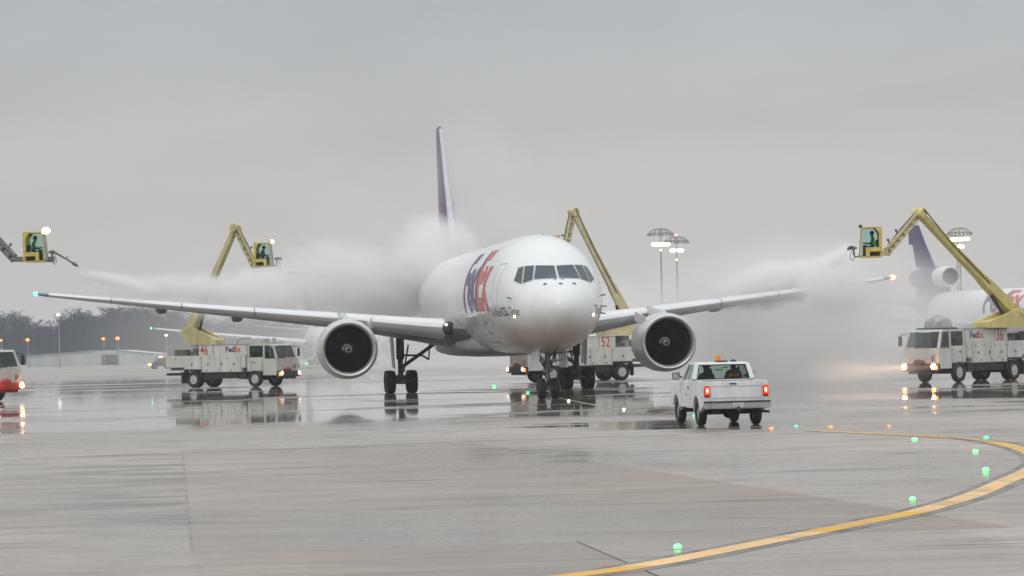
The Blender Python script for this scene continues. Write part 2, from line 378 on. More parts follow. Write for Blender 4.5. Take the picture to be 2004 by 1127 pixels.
def paint(name, col, worn, rough=0.3, deep=None, fade=None):
    m = bpy.data.materials.new(name); m.use_nodes = True; nt = m.node_tree; b = nt.nodes['Principled BSDF']
    g = N(nt, 'ShaderNodeNewGeometry')
    n1 = N(nt, 'ShaderNodeTexNoise', i_Scale=1.1, i_Detail=8.0, i_Roughness=0.7); L(nt, g.outputs['Position'], n1.inputs['Vector'])
    n2 = N(nt, 'ShaderNodeTexNoise', i_Scale=0.25, i_Detail=3.0); L(nt, g.outputs['Position'], n2.inputs['Vector'])
    mr = N(nt, 'ShaderNodeMapRange'); L(nt, n1.outputs[0], mr.inputs[0]); mr.inputs[1].default_value = worn; mr.inputs[2].default_value = worn + 0.14
    mx = N(nt, 'ShaderNodeMix', data_type='RGBA'); L(nt, mr.outputs[0], mx.inputs[0])
    mx.inputs[6].default_value = (*(fade or [c * 0.55 + 0.06 for c in col]), 1); mx.inputs[7].default_value = (*col, 1)
    mu = N(nt, 'ShaderNodeMix', data_type='RGBA', blend_type='MULTIPLY'); mu.inputs[0].default_value = 1; L(nt, mx.outputs[2], mu.inputs[6]); L(nt, M(nt, 'MULTIPLY_ADD', n2.outputs[0], 0.7, 0.62), mu.inputs[7])
    if deep:   # stretches kept deeper yellow; the paler base has sky reflection painted into it
        sp = N(nt, 'ShaderNodeSeparateXYZ'); L(nt, g.outputs['Position'], sp.inputs[0])
        k = M(nt, 'MAXIMUM', M(nt, 'LESS_THAN', sp.outputs['Y'], 32.7), M(nt, 'MULTIPLY', M(nt, 'GREATER_THAN', sp.outputs['Y'], 37.6), M(nt, 'LESS_THAN', sp.outputs['Y'], 41.3)))
        k = M(nt, 'MAXIMUM', k, M(nt, 'MULTIPLY', M(nt, 'GREATER_THAN', sp.outputs['Y'], 60.0), .7))
        md = N(nt, 'ShaderNodeMix', data_type='RGBA'); L(nt, k, md.inputs[0]); md.inputs[6].default_value = (*col, 1); md.inputs[7].default_value = (*deep, 1); L(nt, md.outputs[2], mx.inputs[7])
    L(nt, mu.outputs[2], b.inputs['Base Color']); b.inputs['Roughness'].default_value = rough; b.inputs['IOR'].default_value = 1.25
    L(nt, M(nt, 'MULTIPLY_ADD', n1.outputs[0], 0.3, rough - 0.1), b.inputs['Roughness'])
    return m
TAXI = [(-3.5, 27.6), (-1.6, 29.4), (0.57, 31.6), (1.44, 32.7), (2.5, 34.6), (4.14, 37.7), (5.08, 39.5), (6.11, 41.5), (7.48, 45.0), (8.6, 48.5), (9.80, 52.3), (10.62, 55.5), (11.22, 59.4), (11.48, 63.7), (11.36, 66.9), (10.95, 69.1), (9.96, 71.8), (8.3, 75.6)]
strip('taxi_line_border', TAXI, 0.74, paint('line_black', (0.10, 0.10, 0.115), 0.46, fade=(.235, .218, .20)), 0.004, label='worn black border under the curved yellow taxi line')
strip('taxi_line', TAXI, 0.40, paint('line_yellow', (0.84, 0.56, 0.27), 0.36, 0.45, (0.74, 0.42, 0.06)), 0.008, label='curved yellow taxi line across the near apron')
YB = paint('line_yellow_far', (0.44, 0.33, 0.17), 0.40)
p_ = [ground(*q)[:2] for q in ((1085, 777), (1150, 790), (1240, 806), (1330, 814))]
strip('lead_line', p_, 0.16, YB, 0.004, label='faint yellow lead in line by the nose gear')
p_ = [ground(*q)[:2] for q in ((1850, 855), (1930, 864), (2030, 868))]
strip('branch_line', p_, 0.16, YB, 0.012, label='thin yellow branch line near the frame edge')
PKL = paint('line_white', (0.62, 0.55, 0.55), 0.45)
p_ = [ground(*q)[:2] for q in ((1378, 855), (1460, 851), (1568, 847))]
strip('stop_line', p_, 0.30, PKL, 0.004, label='pale worn line behind the pickup')
p_ = [ground(*q)[:2] for q in ((45, 897), (300, 888), (640, 876), (860, 866), (1100, 858), (1330, 852))]
strip('edge_line', p_, 0.16, paint('line_pinkish', (0.40, 0.33, 0.32), 0.5), 0.004, label='faded reddish edge line across the slabs')

# ------------------------------------------------------------------ people
def skin_body(name, joints, edges, radii, m, parent=None, sub=1):
    me = bpy.data.meshes.new(name); me.from_pydata(joints, edges, [])
    o = bpy.data.objects.new(name, me); COL.objects.link(o)
    md = o.modifiers.new('skin', 'SKIN'); sv = me.skin_vertices[0].data
    for i, r in enumerate(radii): sv[i].radius = (r, r)
    sv[0].use_root = True
    o.modifiers.new('sub', 'SUBSURF').levels = sub
    dg = bpy.context.evaluated_depsgraph_get()
    me2 = bpy.data.meshes.new_from_object(o.evaluated_get(dg))
    COL.objects.unlink(o); bpy.data.objects.remove(o)
    me2.materials.clear()
    for q in (m if isinstance(m, (list, tuple)) else [m]): me2.materials.append(q)
    me2.shade_smooth()
    o = bpy.data.objects.new(name, me2); COL.objects.link(o)
    if parent is not None: o.parent = parent
    return o
def person(loc, yaw, vest, label, lean=0.0, dark=(0.03, 0.035, 0.045), arms=0.0):
    """seated, facing local +x; location is the pelvis on the seat"""
    J, E, RD = [], [], []
    def add(p, r, par=None):
        J.append((p[0] + lean * max(0, p[2]), p[1], p[2])); RD.append(r); k = len(J) - 1
        if par is not None: E.append((par, k))
        return k
    pel = add((0, 0, 0.02), 0.15); sp = add((0, 0, 0.2), 0.14, pel); ch = add((0.01, 0, 0.4), 0.165, sp)
    nk = add((0.03, 0, 0.54), 0.062, ch); jaw = add((0.05, 0, 0.63), 0.085, nk); hd = add((0.045, 0, 0.73), 0.098, jaw); tp = add((0.04, 0, 0.80), 0.06, hd)
    add((0.155, 0, 0.675), 0.016, jaw)  # nose
    for s in (-1, 1):
        sh = add((0.0, s * 0.19, 0.455), 0.068, ch); el = add((0.13, s * 0.25, 0.19 + arms), 0.048, sh); wr = add((0.36, s * 0.19, 0.24 + arms), 0.03, el)
        pm = add((0.43, s * 0.18, 0.25 + arms), 0.036, wr)
        for k, (dx, dz) in enumerate(((0.10, 0.0), (0.105, -0.012), (0.095, -0.02), (0.08, -0.028))):
            f1 = add((0.43 + dx * 0.6, s * (0.165 + k * 0.016), 0.25 + arms + 0.01), 0.010, pm); add((0.43 + dx, s * (0.165 + k * 0.015), 0.235 + arms + dz), 0.008, f1)
        add((0.46, s * 0.13, 0.255 + arms), 0.011, pm)
        hp = add((0.03, s * 0.10, 0.0), 0.095, pel); kn = add((0.43, s * 0.13, 0.03), 0.065, hp); an = add((0.42, s * 0.13, -0.38), 0.045, kn); add((0.57, s * 0.14, -0.42), 0.04, an)
    o = skin_body('person', J, E, RD, [mat('clothes_' + str(dark), dark, 0.8), mat('skin_tone', (0.33, 0.2, 0.14), 0.6)])
    for p in o.data.polygons:
        c = p.center
        if (c.z > 0.56 and c.x > 0.045 + lean * c.z) or (c.x > 0.38 and c.z > 0.12 and abs(c.y) > 0.1): p.material_index = 1
    o.location = loc; o.rotation_euler = (0, 0, yaw)
    tag(o, label, 'person')
    VJ = [(0 + lean * .1, 0, 0.1), (0 + lean * .25, 0, 0.25), (0.01 + lean * .4, 0, 0.41), (0.0 + lean * .46, 0.15, 0.46), (0.0 + lean * .46, -0.15, 0.46)]
    if vest is not None:
        skin_body('safety_vest', VJ, [(0, 1), (1, 2), (2, 3), (2, 4)], [0.175, 0.165, 0.19, 0.10, 0.10], vest, o)
    mb = MB(); mb.lathe([(0.69, 0.118), (0.75, 0.118), (0.81, 0.095), (0.85, 0.04), (0.855, 0.002)], o=(0.035 + lean * 0.75, 0, 0), axis='z', n=14)
    mb.build('cap', mat('cap_dark', (0.025, 0.025, 0.03), 0.8), o)
    return o

# ------------------------------------------------------------------ the cargo jet (local: x to starboard seen from ahead = view right, y aft from the nose, z up)
FUS = [  # station, top, bottom, half width
    (0.00, 3.93, 3.87, 0.02), (0.06, 4.18, 3.63, 0.28), (0.2, 4.42, 3.38, 0.55), (0.5, 4.70, 3.05, 0.92), (1.0, 4.98, 2.74, 1.28), (1.5, 5.18, 2.53, 1.56), (1.9, 5.34, 2.42, 1.73),
    (2.3, 5.62, 2.33, 1.87), (2.7, 5.91, 2.26, 1.99), (3.1, 6.18, 2.2, 2.09), (3.6, 6.47, 2.14, 2.19), (4.2, 6.75, 2.09, 2.29), (5.0, 7.0, 2.05, 2.39), (6.0, 7.2, 2.02, 2.46), (7.5, 7.37, 2.01, 2.51), (9.5, 7.42, 2.01, 2.515),
    (16, 7.42, 2.01, 2.515), (24, 7.42, 2.01, 2.515), (32, 7.42, 2.01, 2.515), (38, 7.42, 2.12, 2.515), (41, 7.42, 2.5, 2.45), (44, 7.4, 3.1, 2.28), (47, 7.35, 3.85, 1.95), (50, 7.25, 4.65, 1.45), (52.5, 7.05, 5.35, 0.9), (54.2, 6.75, 5.9, 0.42), (54.9, 6.5, 6.15, 0.12)]
def fus(st):
    for a, b in zip(FUS, FUS[1:]):
        if a[0] <= st <= b[0]:
            t = (st - a[0]) / (b[0] - a[0]); return [a[i] + (b[i] - a[i]) * t for i in (1, 2, 3)]
    return list(FUS[-1][1:])
def fus_sec(st):
    top, bot, hw = fus(st); zc = bot + (top - bot) * 0.50
    return zc, top - zc, zc - bot, hw
def fus_pt(st, ang, off=0.0):   # ang from +x axis, counter-clockwise towards +z
    zc, up, dn, hw = fus_sec(st); c, s = math.cos(ang), math.sin(ang); h = up if s >= 0 else dn
    n = Vector((c / hw, 0, s / h)).normalized()
    return Vector((hw * c + n.x * off, st, zc + h * s + n.z * off))
def fus_front(x, z):            # station where the skin passes (x,z), seen from ahead
    lo, hi = 0.0, 9.5
    for _ in range(40):
        m = (lo + hi) / 2; zc, up, dn, hw = fus_sec(m); h = up if z >= zc else dn
        if (x / hw) ** 2 + ((z - zc) / h) ** 2 > 1: lo = m
        else: hi = m
    return hi
def fus_side(sgn, st, z, off):  # point on the flank at height z
    zc, up, dn, hw = fus_sec(st); h = up if z >= zc else dn
    s = max(-0.999, min(0.999, (z - zc) / h)); a = math.asin(s)
    if sgn < 0: a = math.pi - a
    return fus_pt(st, a, off)
def airfoil(n=14):
    up, lo = [], []
    for i in range(n + 1):
        x = 0.5 * (1 - math.cos(math.pi * i / n))
        t = 5 * (0.2969 * math.sqrt(x) - 0.126 * x - 0.3516 * x * x + 0.2843 * x ** 3 - 0.1015 * x ** 4)
        up.append((x, t * 0.9)); lo.append((x, -t * 1.0))
    return up[::-1] + lo[1:-1]
AF = airfoil()
def wing_ring(sec, xs, sign, keep=None, grow=0.0):
    y, le, ch, zl, tc, inc = sec; ring = []
    for (u, t) in AF:
        if keep and u > keep: continue
        uu, tt = u, t * tc + math.copysign(grow / ch, t) if t else 0
        if u < 0.004 and grow: uu = -grow / ch
        ring.append((sign * y, le + ch * uu, zl + ch * tt - math.sin(R(inc)) * ch * uu))
    return ring
def lerp(a, b, t): return tuple(p + (q - p) * t for p, q in zip(a, b))

def build_jet():
    root = empty('cargo_jet')
    W_, G_ = WHITE(), WINGG()
    # --- fuselage
    sts = [0, .03, .06, .12, .2, .35, .5, .75, 1, 1.25, 1.5, 1.7, 1.9, 2.1, 2.3, 2.5, 2.7, 2.9, 3.1, 3.35, 3.6, 3.9, 4.2, 4.6, 5, 5.5, 6, 6.7, 7.5, 8.5, 9.5, 12, 16, 20, 24, 28, 32, 35, 38, 39.5, 41, 42.5, 44, 45.5, 47, 48.5, 50, 51.3, 52.5, 53.4, 54.2, 54.9]
    nA = 64; mb = MB(); mb.loft([[fus_pt(s, 2 * math.pi * k / nA) for k in range(nA)] for s in sts])
    m = bpy.data.materials.new('fuselage_livery'); m.use_nodes = True; nt = m.node_tree; b = nt.nodes['Principled BSDF']
    tc = N(nt, 'ShaderNodeTexCoord'); sx = N(nt, 'ShaderNodeSeparateXYZ'); L(nt, tc.outputs['Object'], sx.inputs[0])
    aft = M(nt, 'GREATER_THAN', M(nt, 'ADD', sx.outputs['Y'], M(nt, 'MULTIPLY', sx.outputs['Z'], 0.9)), 48.2)
    mpn = N(nt, 'ShaderNodeMapping'); mpn.inputs['Scale'].default_value = (1, 0.35, 0.7); L(nt, tc.outputs['Object'], mpn.inputs[0])
    ns = N(nt, 'ShaderNodeTexNoise', i_Scale=1.0, i_Detail=7.0, i_Roughness=0.62); L(nt, mpn.outputs[0], ns.inputs['Vector'])
    # tan bounce light from the ground painted low on the belly, stronger towards the keel
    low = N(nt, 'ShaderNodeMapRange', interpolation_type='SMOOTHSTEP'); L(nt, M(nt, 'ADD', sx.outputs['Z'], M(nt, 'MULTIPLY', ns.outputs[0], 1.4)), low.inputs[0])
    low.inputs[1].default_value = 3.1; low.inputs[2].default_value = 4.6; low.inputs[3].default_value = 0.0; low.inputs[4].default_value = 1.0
    base = N(nt, 'ShaderNodeMix', data_type='RGBA'); L(nt, aft, base.inputs[0]); base.inputs[6].default_value = (0.80, 0.815, 0.815, 1); base.inputs[7].default_value = (0.085, 0.045, 0.15, 1)
    mu = N(nt, 'ShaderNodeMix', data_type='RGBA', blend_type='MULTIPLY'); mu.inputs[0].default_value = 1; L(nt, base.outputs[2], mu.inputs[6])
    # panel joints round the barrel
    pj = M(nt, 'LESS_THAN', M(nt, 'ABSOLUTE', M(nt, 'SUBTRACT', M(nt, 'FRACT', M(nt, 'MULTIPLY', sx.outputs['Y'], 0.22)), 0.5)), 0.0035)
    fac = M(nt, 'MULTIPLY', M(nt, 'MULTIPLY_ADD', ns.outputs[0], 0.10, 0.95), M(nt, 'MULTIPLY_ADD', pj, -0.22, 1.0))
    tone_bounce = N(nt, 'ShaderNodeMix', data_type='RGBA', blend_type='MULTIPLY'); tone_bounce.inputs[0].default_value = 1; L(nt, fac, tone_bounce.inputs[7]); fc = N(nt, 'ShaderNodeMix', data_type='RGBA'); L(nt, low.outputs[0], fc.inputs[0]); fc.inputs[6].default_value = (.80, .70, .60, 1); fc.inputs[7].default_value = (1, 1, 1, 1); L(nt, fc.outputs[2], tone_bounce.inputs[6]); L(nt, tone_bounce.outputs[2], mu.inputs[7]); L(nt, mu.outputs[2], b.inputs['Base Color'])
    L(nt, M(nt, 'MULTIPLY_ADD', ns.outputs[0], 0.2, 0.10), b.inputs['Roughness'])
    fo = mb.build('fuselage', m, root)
    # radome seam
    def ringline(st, name, m_, w=0.02, a0=0, a1=2 * math.pi, n=64):
        q = MB(); vs = []
        for k in range(n + 1):
            a = a0 + (a1 - a0) * k / n
            vs += [fus_pt(st - w, a, 0.004), fus_pt(st + w, a, 0.004)]
        q.add(vs, [(2 * i, 2 * i + 1, 2 * i + 3, 2 * i + 2) for i in range(n)]); return q
    SEAM = mat('seam_grey', (0.42, 0.42, 0.42), 0.5)
    RS = mat('radome_seam_grey', (0.60, 0.60, 0.60), 0.5); ringline(1.0, 's', RS, 0.006).build('radome_seam', RS, root)
    # --- cockpit windows
    PANES = [[(.055, 5.80), (.80, 5.83), (.98, 5.25), (.055, 5.27)], [(.89, 5.83), (1.24, 5.82), (1.43, 5.10), (1.06, 5.22)], [(1.31, 5.81), (1.50, 5.76), (1.74, 5.22), (1.51, 5.06)]]
    GL = mat('cockpit_glass', (0.05, 0.075, 0.085), 0.08, vary=0.3, scale=0.9); FR = mat('window_frame_grey', (0.5, 0.51, 0.5), 0.4)
    def patch(poly, off, sgn, n=7):
        q = MB(); vs = []
        for j in range(n + 1):
            for i in range(n + 1):
                a = lerp(poly[0], poly[1], i / n); c = lerp(poly[3], poly[2], i / n); x, z = lerp(a, c, j / n)
                st = fus_front(x, z); zc, up, dn, hw = fus_sec(st); h = up if z > zc else dn
                nr = Vector((x / hw ** 2, -0.45 if st < 4 else 0, (z - zc) / h ** 2)).normalized()
                vs.append((sgn * (x + nr.x * off), st + nr.y * off, z + nr.z * off))
        q.add(vs, [(j * (n + 1) + i, j * (n + 1) + i + 1, (j + 1) * (n + 1) + i + 1, (j + 1) * (n + 1) + i) for j in range(n) for i in range(n)])
        return q
    def grow(poly, d):
        c = (sum(p[0] for p in poly) / 4, sum(p[1] for p in poly) / 4)
        return [(p[0] + math.copysign(d, p[0] - c[0]), p[1] + math.copysign(d, p[1] - c[1])) for p in poly]
    for s in (-1, 1):
        for pn in PANES:
            f = patch(grow(pn, 0.028), 0.012, s).build('cockpit_window', FR, root)
            patch(pn, 0.026, s).build('glass', GL, f)
        q = MB(); q.tube([(s * 0.12, fus_front(.12, 5.2) - .06, 5.2), (s * 0.30, fus_front(.3, 5.30) - .07, 5.26), (s * 0.42, fus_front(.42, 5.34) - .06, 5.33)], 0.014, 6)
        q.build('wiper', DARK(), root)
    # --- lettering
    def wrap(s, m_, name, st_fun, size, a_fun, bold, sub, cond=1.0):
        t, w = text_mb(s, size, bold, sub, cond)
        t.v = [tuple(a_fun(v[0], v[1])) for v in t.v]
        return t.build(name, m_, root, smooth=True), w
    R_EQ = 2.6
    # flank titles (both sides): aft edge at st 16.4 on starboard (view left), reading forward
    H = 3.95   # letter size -> cap height ~0.7*size
    for sgn in (-1, 1):
        x_off = 0.0
        for word, m_ in (('Fed', LPUR()), ('Ex', LRED())):
            def a_fun(u, v, x_off=x_off, sgn=sgn):
                st = 16.6 - (x_off + u) if sgn < 0 else 7.2 + (x_off + u)
                z0 = -0.22; a = z0 + v / 2.62
                return fus_pt(st, math.pi - a if sgn < 0 else a, 0.012)
            _, w = wrap(word, m_, 'title_lettering', None, H, a_fun, 0.034, 0.35, 1.02)
            x_off += w + 0.12
        GREYL = mat('letter_grey', (0.24, 0.23, 0.26), 0.4)
        def b_fun(u, v, sgn=sgn):
            st = 6.4 - u if sgn < 0 else 1.4 + u
            return fus_side(sgn, st, 3.70 + v, 0.016)
        wx = 0.0
        for word in ('The', 'World', 'On', 'Time'):
            def c_fun(u, v, wx=wx): return b_fun(u + wx, v)
            _, w = wrap(word, GREYL, 'slogan_lettering', None, 0.56, c_fun, 0.0, 0.25, 0.98); wx += w + .17
    # --- doors, probes and ports
    def outline(sgn, st0, st1, z0, z1, w=0.03):
        q = MB()
        def seg(a, b_):
            n = 8; vs = []
            d = Vector((0, b_[0] - a[0], b_[1] - a[1])).normalized(); nn = (-d.z, d.y)
            for i in range(n + 1):
                st, z = lerp(a, b_, i / n)
                vs += [fus_side(sgn, st + nn[0] * w / 2, z + nn[1] * w / 2, 0.006), fus_side(sgn, st - nn[0] * w / 2, z - nn[1] * w / 2, 0.006)]
            q.add(vs, [(2 * i, 2 * i + 1, 2 * i + 3, 2 * i + 2) for i in range(n)])
        c = [(st0, z0), (st1, z0), (st1, z1), (st0, z1)]
        for i in range(4): seg(c[i], c[(i + 1) % 4])
        return q
    for sgn in (-1, 1): outline(sgn, 4.6, 5.55, 4.15, 6.0).build('crew_door', SEAM, root)
    outline(1, 9.2, 12.7, 4.3, 7.0, 0.035).build('cargo_door', SEAM, root)
    outline(-1, 10.4, 13.8, 2.55, 4.1, 0.04).build('belly_cargo_door', SEAM, root)
    for sgn, st, z in ((-1, 3.0, 3.75), (-1, 3.4, 4.05), (-1, 2.7, 4.45), (1, 3.0, 3.75), (1, 3.4, 4.05), (1, 3.0, 4.5)):
        q = MB(); p = fus_side(sgn, st, z, 0.0); d = fus_side(sgn, st, z, 0.16); q.beam(p, d, 0.05, 0.05); q.tube([d, (d.x, d.y - 0.22, d.z)], 0.025, 6)
        q.build('air_data_probe', DARK(), root)
    for x, z in ((-.62, 5.0), (0.0, 5.0), (.62, 5.0)):
        st = fus_front(x, z); q = MB(); q.box(x - .07, x + .07, st - .05, st + .1, z - .05, z + .05)
        q.build('nose_static_port', mat('port_grey', (0.2, 0.2, 0.22), 0.5), root)
    LAMP = emit('warm_lamp', (1.0, 0.6, 0.3), 5)
    for sgn in (-1, 1):
        p = fus_side(sgn, 2.35 if sgn < 0 else 1.3, 3.66, 0.0); q = MB(); q.ball(p, 0.10, 10, sq=(0.5, 1, 0.7)); q.build('inspection_lamp', LAMP, root)
    # dark drain marks and vents low on the starboard flank
    rnd = random.Random(3)
    for _ in range(16):
        st = rnd.uniform(6, 12); z = 3.7 - (st - 6) * 0.12 + rnd.uniform(-.35, .2); w = rnd.uniform(.05, .22); h = rnd.uniform(.04, .16)
        q = MB(); q.add([fus_side(-1, st, z, .008), fus_side(-1, st + w, z, .008), fus_side(-1, st + w, z + h, .008), fus_side(-1, st, z + h, .008)], [(0, 1, 2, 3)])
        q.build('service_panel', mat('panel_dark', (0.2, 0.19, 0.18), 0.6), root)
    # --- belly fairing
    q = MB(); rings = []
    for st, hw, zb, zt in ((18.6, .3, 2.2, 2.5), (19.8, 1.6, 2.0, 3.0), (21.5, 2.4, 1.9, 3.4), (25, 2.62, 1.80, 3.5), (30, 2.6, 1.80, 3.4), (33, 2.4, 1.85, 3.1), (35.5, 1.2, 2.1, 2.7), (36.2, .3, 2.2, 2.4)):
        zc, h = (zb + zt) / 2, (zt - zb) / 2
        rings.append([(hw * math.copysign(abs(math.cos(a)) ** .6, math.cos(a)), st, zc + h * math.copysign(abs(math.sin(a)) ** .6, math.sin(a))) for a in [2 * math.pi * k / 32 for k in range(32)]])
    q.loft(rings); q.build('belly_fairing', mat('fairing_grey', (0.52, 0.53, 0.53), 0.35, vary=0.25), root)
    # --- wings
    SECS = [(1.9, 19.9, 11.2, 3.20, .135, 3.2), (4.0, 21.3, 9.6, 3.42, .125, 2.8), (7.92, 23.9, 7.1, 3.90, .115, 2.0), (14.5, 28.6, 4.9, 4.60, .105, 0.8), (20.5, 32.75, 3.1, 5.28, .10, -.5), (23.2, 34.65, 2.35, 5.60, .10, -1.2), (23.72, 35.3, 1.6, 5.67, .09, -1.2)]
    for s in (-1, 1):
        mb = MB(); mb.loft([wing_ring(c, None, s) for c in SECS])
        wg = mb.build('wing', G_, root)
        # slats: bright leading edge, split at the engine pylon
        for (a, b_) in ((0.10, 0.93), (1.0, 1.0)):
            pass
        def sec_at(y):
            for c, d in zip(SECS, SECS[1:]):
                if c[0] <= y <= d[0]: return lerp(c, d, (y - c[0]) / (d[0] - c[0]))
            return SECS[-1]
        for y0, y1 in ((3.0, 7.72), (8.12, 12.2), (12.26, 15.9), (15.96, 19.6), (19.66, 23.0)):
            mb = MB(); ys = [y0 + (y1 - y0) * i / 5 for i in range(6)]
            rings = []
            for y in ys:
                full = wing_ring(sec_at(y), None, s, grow=0.012)
                n = len(full); le = min(range(n), key=lambda k: full[k][1])
                rings.append([full[k] for k in range(le - 5, le + 4)])
            mb.loft(rings, closed=False, cap=False)
            mb.build('slat', SLAT(), wg)
        # inboard landing light panel at the wing root
        c = sec_at(2.9); mb = MB(); mb.ball((s * 2.85, c[1] + 0.05, c[3] - 0.02), 0.36, 12, sq=(0.9, 0.6, 1.0)); mb.build('root_light_cover', mat('root_light_glass', (0.05, 0.05, 0.055), 0.12), wg)
        mb = MB(); mb.ball((s * 3.0, c[1] - 0.12, c[3] + 0.16), 0.06, 8); mb.build('landing_light', emit('cool_lamp', (1, 0.97, 0.9), 6), wg)
        # flap track fairings under the trailing edge
        for y, sz in ((6.5, 1.0), (13.0, 0.85), (17.0, 0.72)):
            c = sec_at(y); y_te = c[1] + c[2]; zt = c[3] - math.sin(R(c[5])) * c[2] * .8; mb = MB(); rings = []
            for t, r in ((-2.6, .03), (-1.8, .24), (-.6, .33), (.3, .28), (1.1, .05)):
                rings.append([(s * y + r * .95 * math.copysign(abs(math.cos(a)) ** .5, math.cos(a)), y_te + t * sz, zt - .26 * sz + r * .75 * math.copysign(abs(math.sin(a)) ** .5, math.sin(a)) - .10 * max(t, -1)) for a in [2 * math.pi * k / 14 for k in range(14)]])
            mb.loft(rings); mb.build('flap_fairing', mat('fairing_brown_grey', (0.13, 0.12, 0.12), 0.5), wg)
        c = SECS[-1]
        mb = MB(); mb.ball((s * 23.72, c[1] + 0.05, c[3]), 0.13 if s < 0 else 0.17, 10, sq=(1, 1.4, .9))
        mb.build('navigation_light', emit('nav_green', (0.10, 1.0, 0.60), 4) if s < 0 else emit('nav_red', (1.0, 0.13, 0.08), 14), wg)
        # --- engine
        e0 = Vector((s * 7.92, 19.0, 2.36)); en = MB()
        en.lathe([(0.16, 1.405), (0.45, 1.445), (1.0, 1.475), (2.0, 1.48), (3.0, 1.42), (3.7, 1.28), (4.1, 1.14)], o=e0, n=48)
        nac = en.build('engine', mat('nacelle_white', (0.62, 0.63, 0.64), 0.33, vary=0.18, scale=1.2), root)
        en = MB(); en.lathe([(0.16, 1.405), (0.06, 1.36), (0.0, 1.29), (0.03, 1.22), (0.14, 1.165), (0.30, 1.14)], o=e0, n=48); en.build('inlet_lip', LIP(), nac)
        en = MB(); en.lathe([(0.30, 1.14), (0.7, 1.15), (1.35, 1.18)], o=e0, n=48); en.build('inlet_duct', mat('duct_dark', (0.008, 0.009, 0.014), 0.8, spec=0.03), nac)
        en = MB(); en.lathe([(1.55, 1.18), (1.55, 0.1)], o=e0, n=40)
        for k in range(38):
            a = 2 * math.pi * k / 38; ca, sa = math.cos(a), math.sin(a); P = []
            for r, w, tw in ((0.33, .05, .08), (0.75, .075, .12), (1.16, .10, .10)):
                for sg in (-1, 1): P.append((e0.x + ca * r - sa * w * sg, e0.y + 1.36 + sg * tw, e0.z + sa * r + ca * w * sg))
            en.add(P, [(0, 1, 3, 2), (2, 3, 5, 4)])
        en.build('fan', mat('fan_titanium', (0.004, 0.0045, 0.009), 0.9, 0.0, spec=0.0), nac)
        en = MB(); en.lathe([(0.85, 0.015), (0.92, 0.10), (1.08, 0.22), (1.3, 0.33)], o=e0, n=24); spn = en.build('spinner', mat('spinner_dark', (0.05, 0.05, 0.055), 0.4), nac)
        en = MB(); vs = []; nS = 40
        for i in range(nS + 1):
            t = i / nS; a = t * 2 * math.pi * 1.45 + 0.6; r = 0.05 + 0.20 * t; w = 0.032 + .012 * math.sin(math.pi * t)
            for rr in (r - w, r + w):
                rr = max(.006, rr); yy = 0.85 + (0.55 * rr if rr < .1 else 0.055 + (rr - .1) * 1.33) - 0.012
                vs.append((e0.x + rr * math.cos(a), e0.y + yy, e0.z + rr * math.sin(a)))
        en.add(vs, [(2 * i, 2 * i + 1, 2 * i + 3, 2 * i + 2) for i in range(nS)]); en.build('spiral_mark', mat('spiral_white', (0.7, 0.7, 0.7), 0.5), spn)
        en = MB(); en.lathe([(3.6, 1.0), (4.2, .95), (5.2, .72), (5.6, .62), (5.6, .4), (6.4, .1)], o=e0, n=28); en.build('core_nozzle', GREYM(), nac)
        en = MB(); en.beam(e0 + Vector((-s * 1.02, 1.0, 1.02)), e0 + Vector((-s * 1.30, 2.2, 1.34)), 0.05, .5); en.build('nacelle_strake', mat('nacelle_white', (0, 0, 0)), nac)
        en = MB()
        en.hexa([e0 + Vector(v) for v in ((-.22, 1.2, 1.3), (.22, 1.2, 1.3), (.26, 6.6, 1.1), (-.26, 6.6, 1.1), (-.12, 1.6, 1.62), (.12, 1.6, 1.62), (.22, 6.6, 1.85), (-.22, 6.6, 1.85))])
        en.build('pylon', mat('nacelle_white', (0, 0, 0)), root, bevel=0.06)
        # --- main gear
        gx, gy = s * 4.65, 28.36; ST = mat('gear_grey', (0.13, 0.13, 0.135), 0.45, 0.2, vary=0.3)
        g = MB(); g.tube([(gx, gy, 3.2), (gx, gy, 1.75)], 0.21, 14); g.tube([(gx, gy, 1.75), (gx, gy, .75)], 0.14, 14); g.box(gx - .16, gx + .16, gy - .95, gy + .95, .46, .70)
        g.box(gx - .27, gx + .27, gy - .16, gy + .16, .6, .92)
        for ax in (-.71, .71): g.tube([(gx - .62, gy + ax, .57), (gx + .62, gy + ax, .57)], 0.10, 10)
        gear = g.build('main_gear', ST, root, bevel=0.0)
        g = MB(); ix = gx - s * 2.1
        g.tube([(gx - s * .1, gy, 1.35), (ix, gy - .1, 2.72)], 0.095, 8); g.tube([(gx - s * .1, gy - .05, 1.95), (gx - s * 1.15, gy - .1, 1.92), (gx - s * 1.5, gy, 1.70)], 0.055, 8)
        g.tube([(gx - s * 1.55, gy, 2.6), (gx - s * 1.5, gy, 1.75)], 0.04, 6); g.tube([(gx - s * .15, gy - .1, 1.05), (gx - s * .42, gy - .15, 2.5)], 0.045, 6)
        g.tube([(gx, gy - .25, 1.2), (gx, gy - 1.3, 2.7)], 0.07, 8); g.build('gear_brace', ST, gear)
        g = MB(); g.hexa([(gx + s * .34, gy - .9, 1.25), (gx + s * .39, gy - .9, 1.25), (gx + s * .39, gy + .7, 1.35), (gx + s * .34, gy + .7, 1.35), (gx + s * .42, gy - .9, 2.9), (gx + s * .47, gy - .9, 2.9), (gx + s * .47, gy + .9, 2.9), (gx + s * .42, gy + .9, 2.9)])
        g.build('gear_door', mat('fairing_grey', (0, 0, 0)), gear)
        for ax in (-.71, .71):
            for lx in (-.57, .57):
                wheel(gear, (gx + lx, gy + ax, .585), .585, .46, 'x')
    # --- nose gear
    ST = mat('gear_light', (0.42, 0.42, 0.41), 0.4, 0.1, vary=0.3)
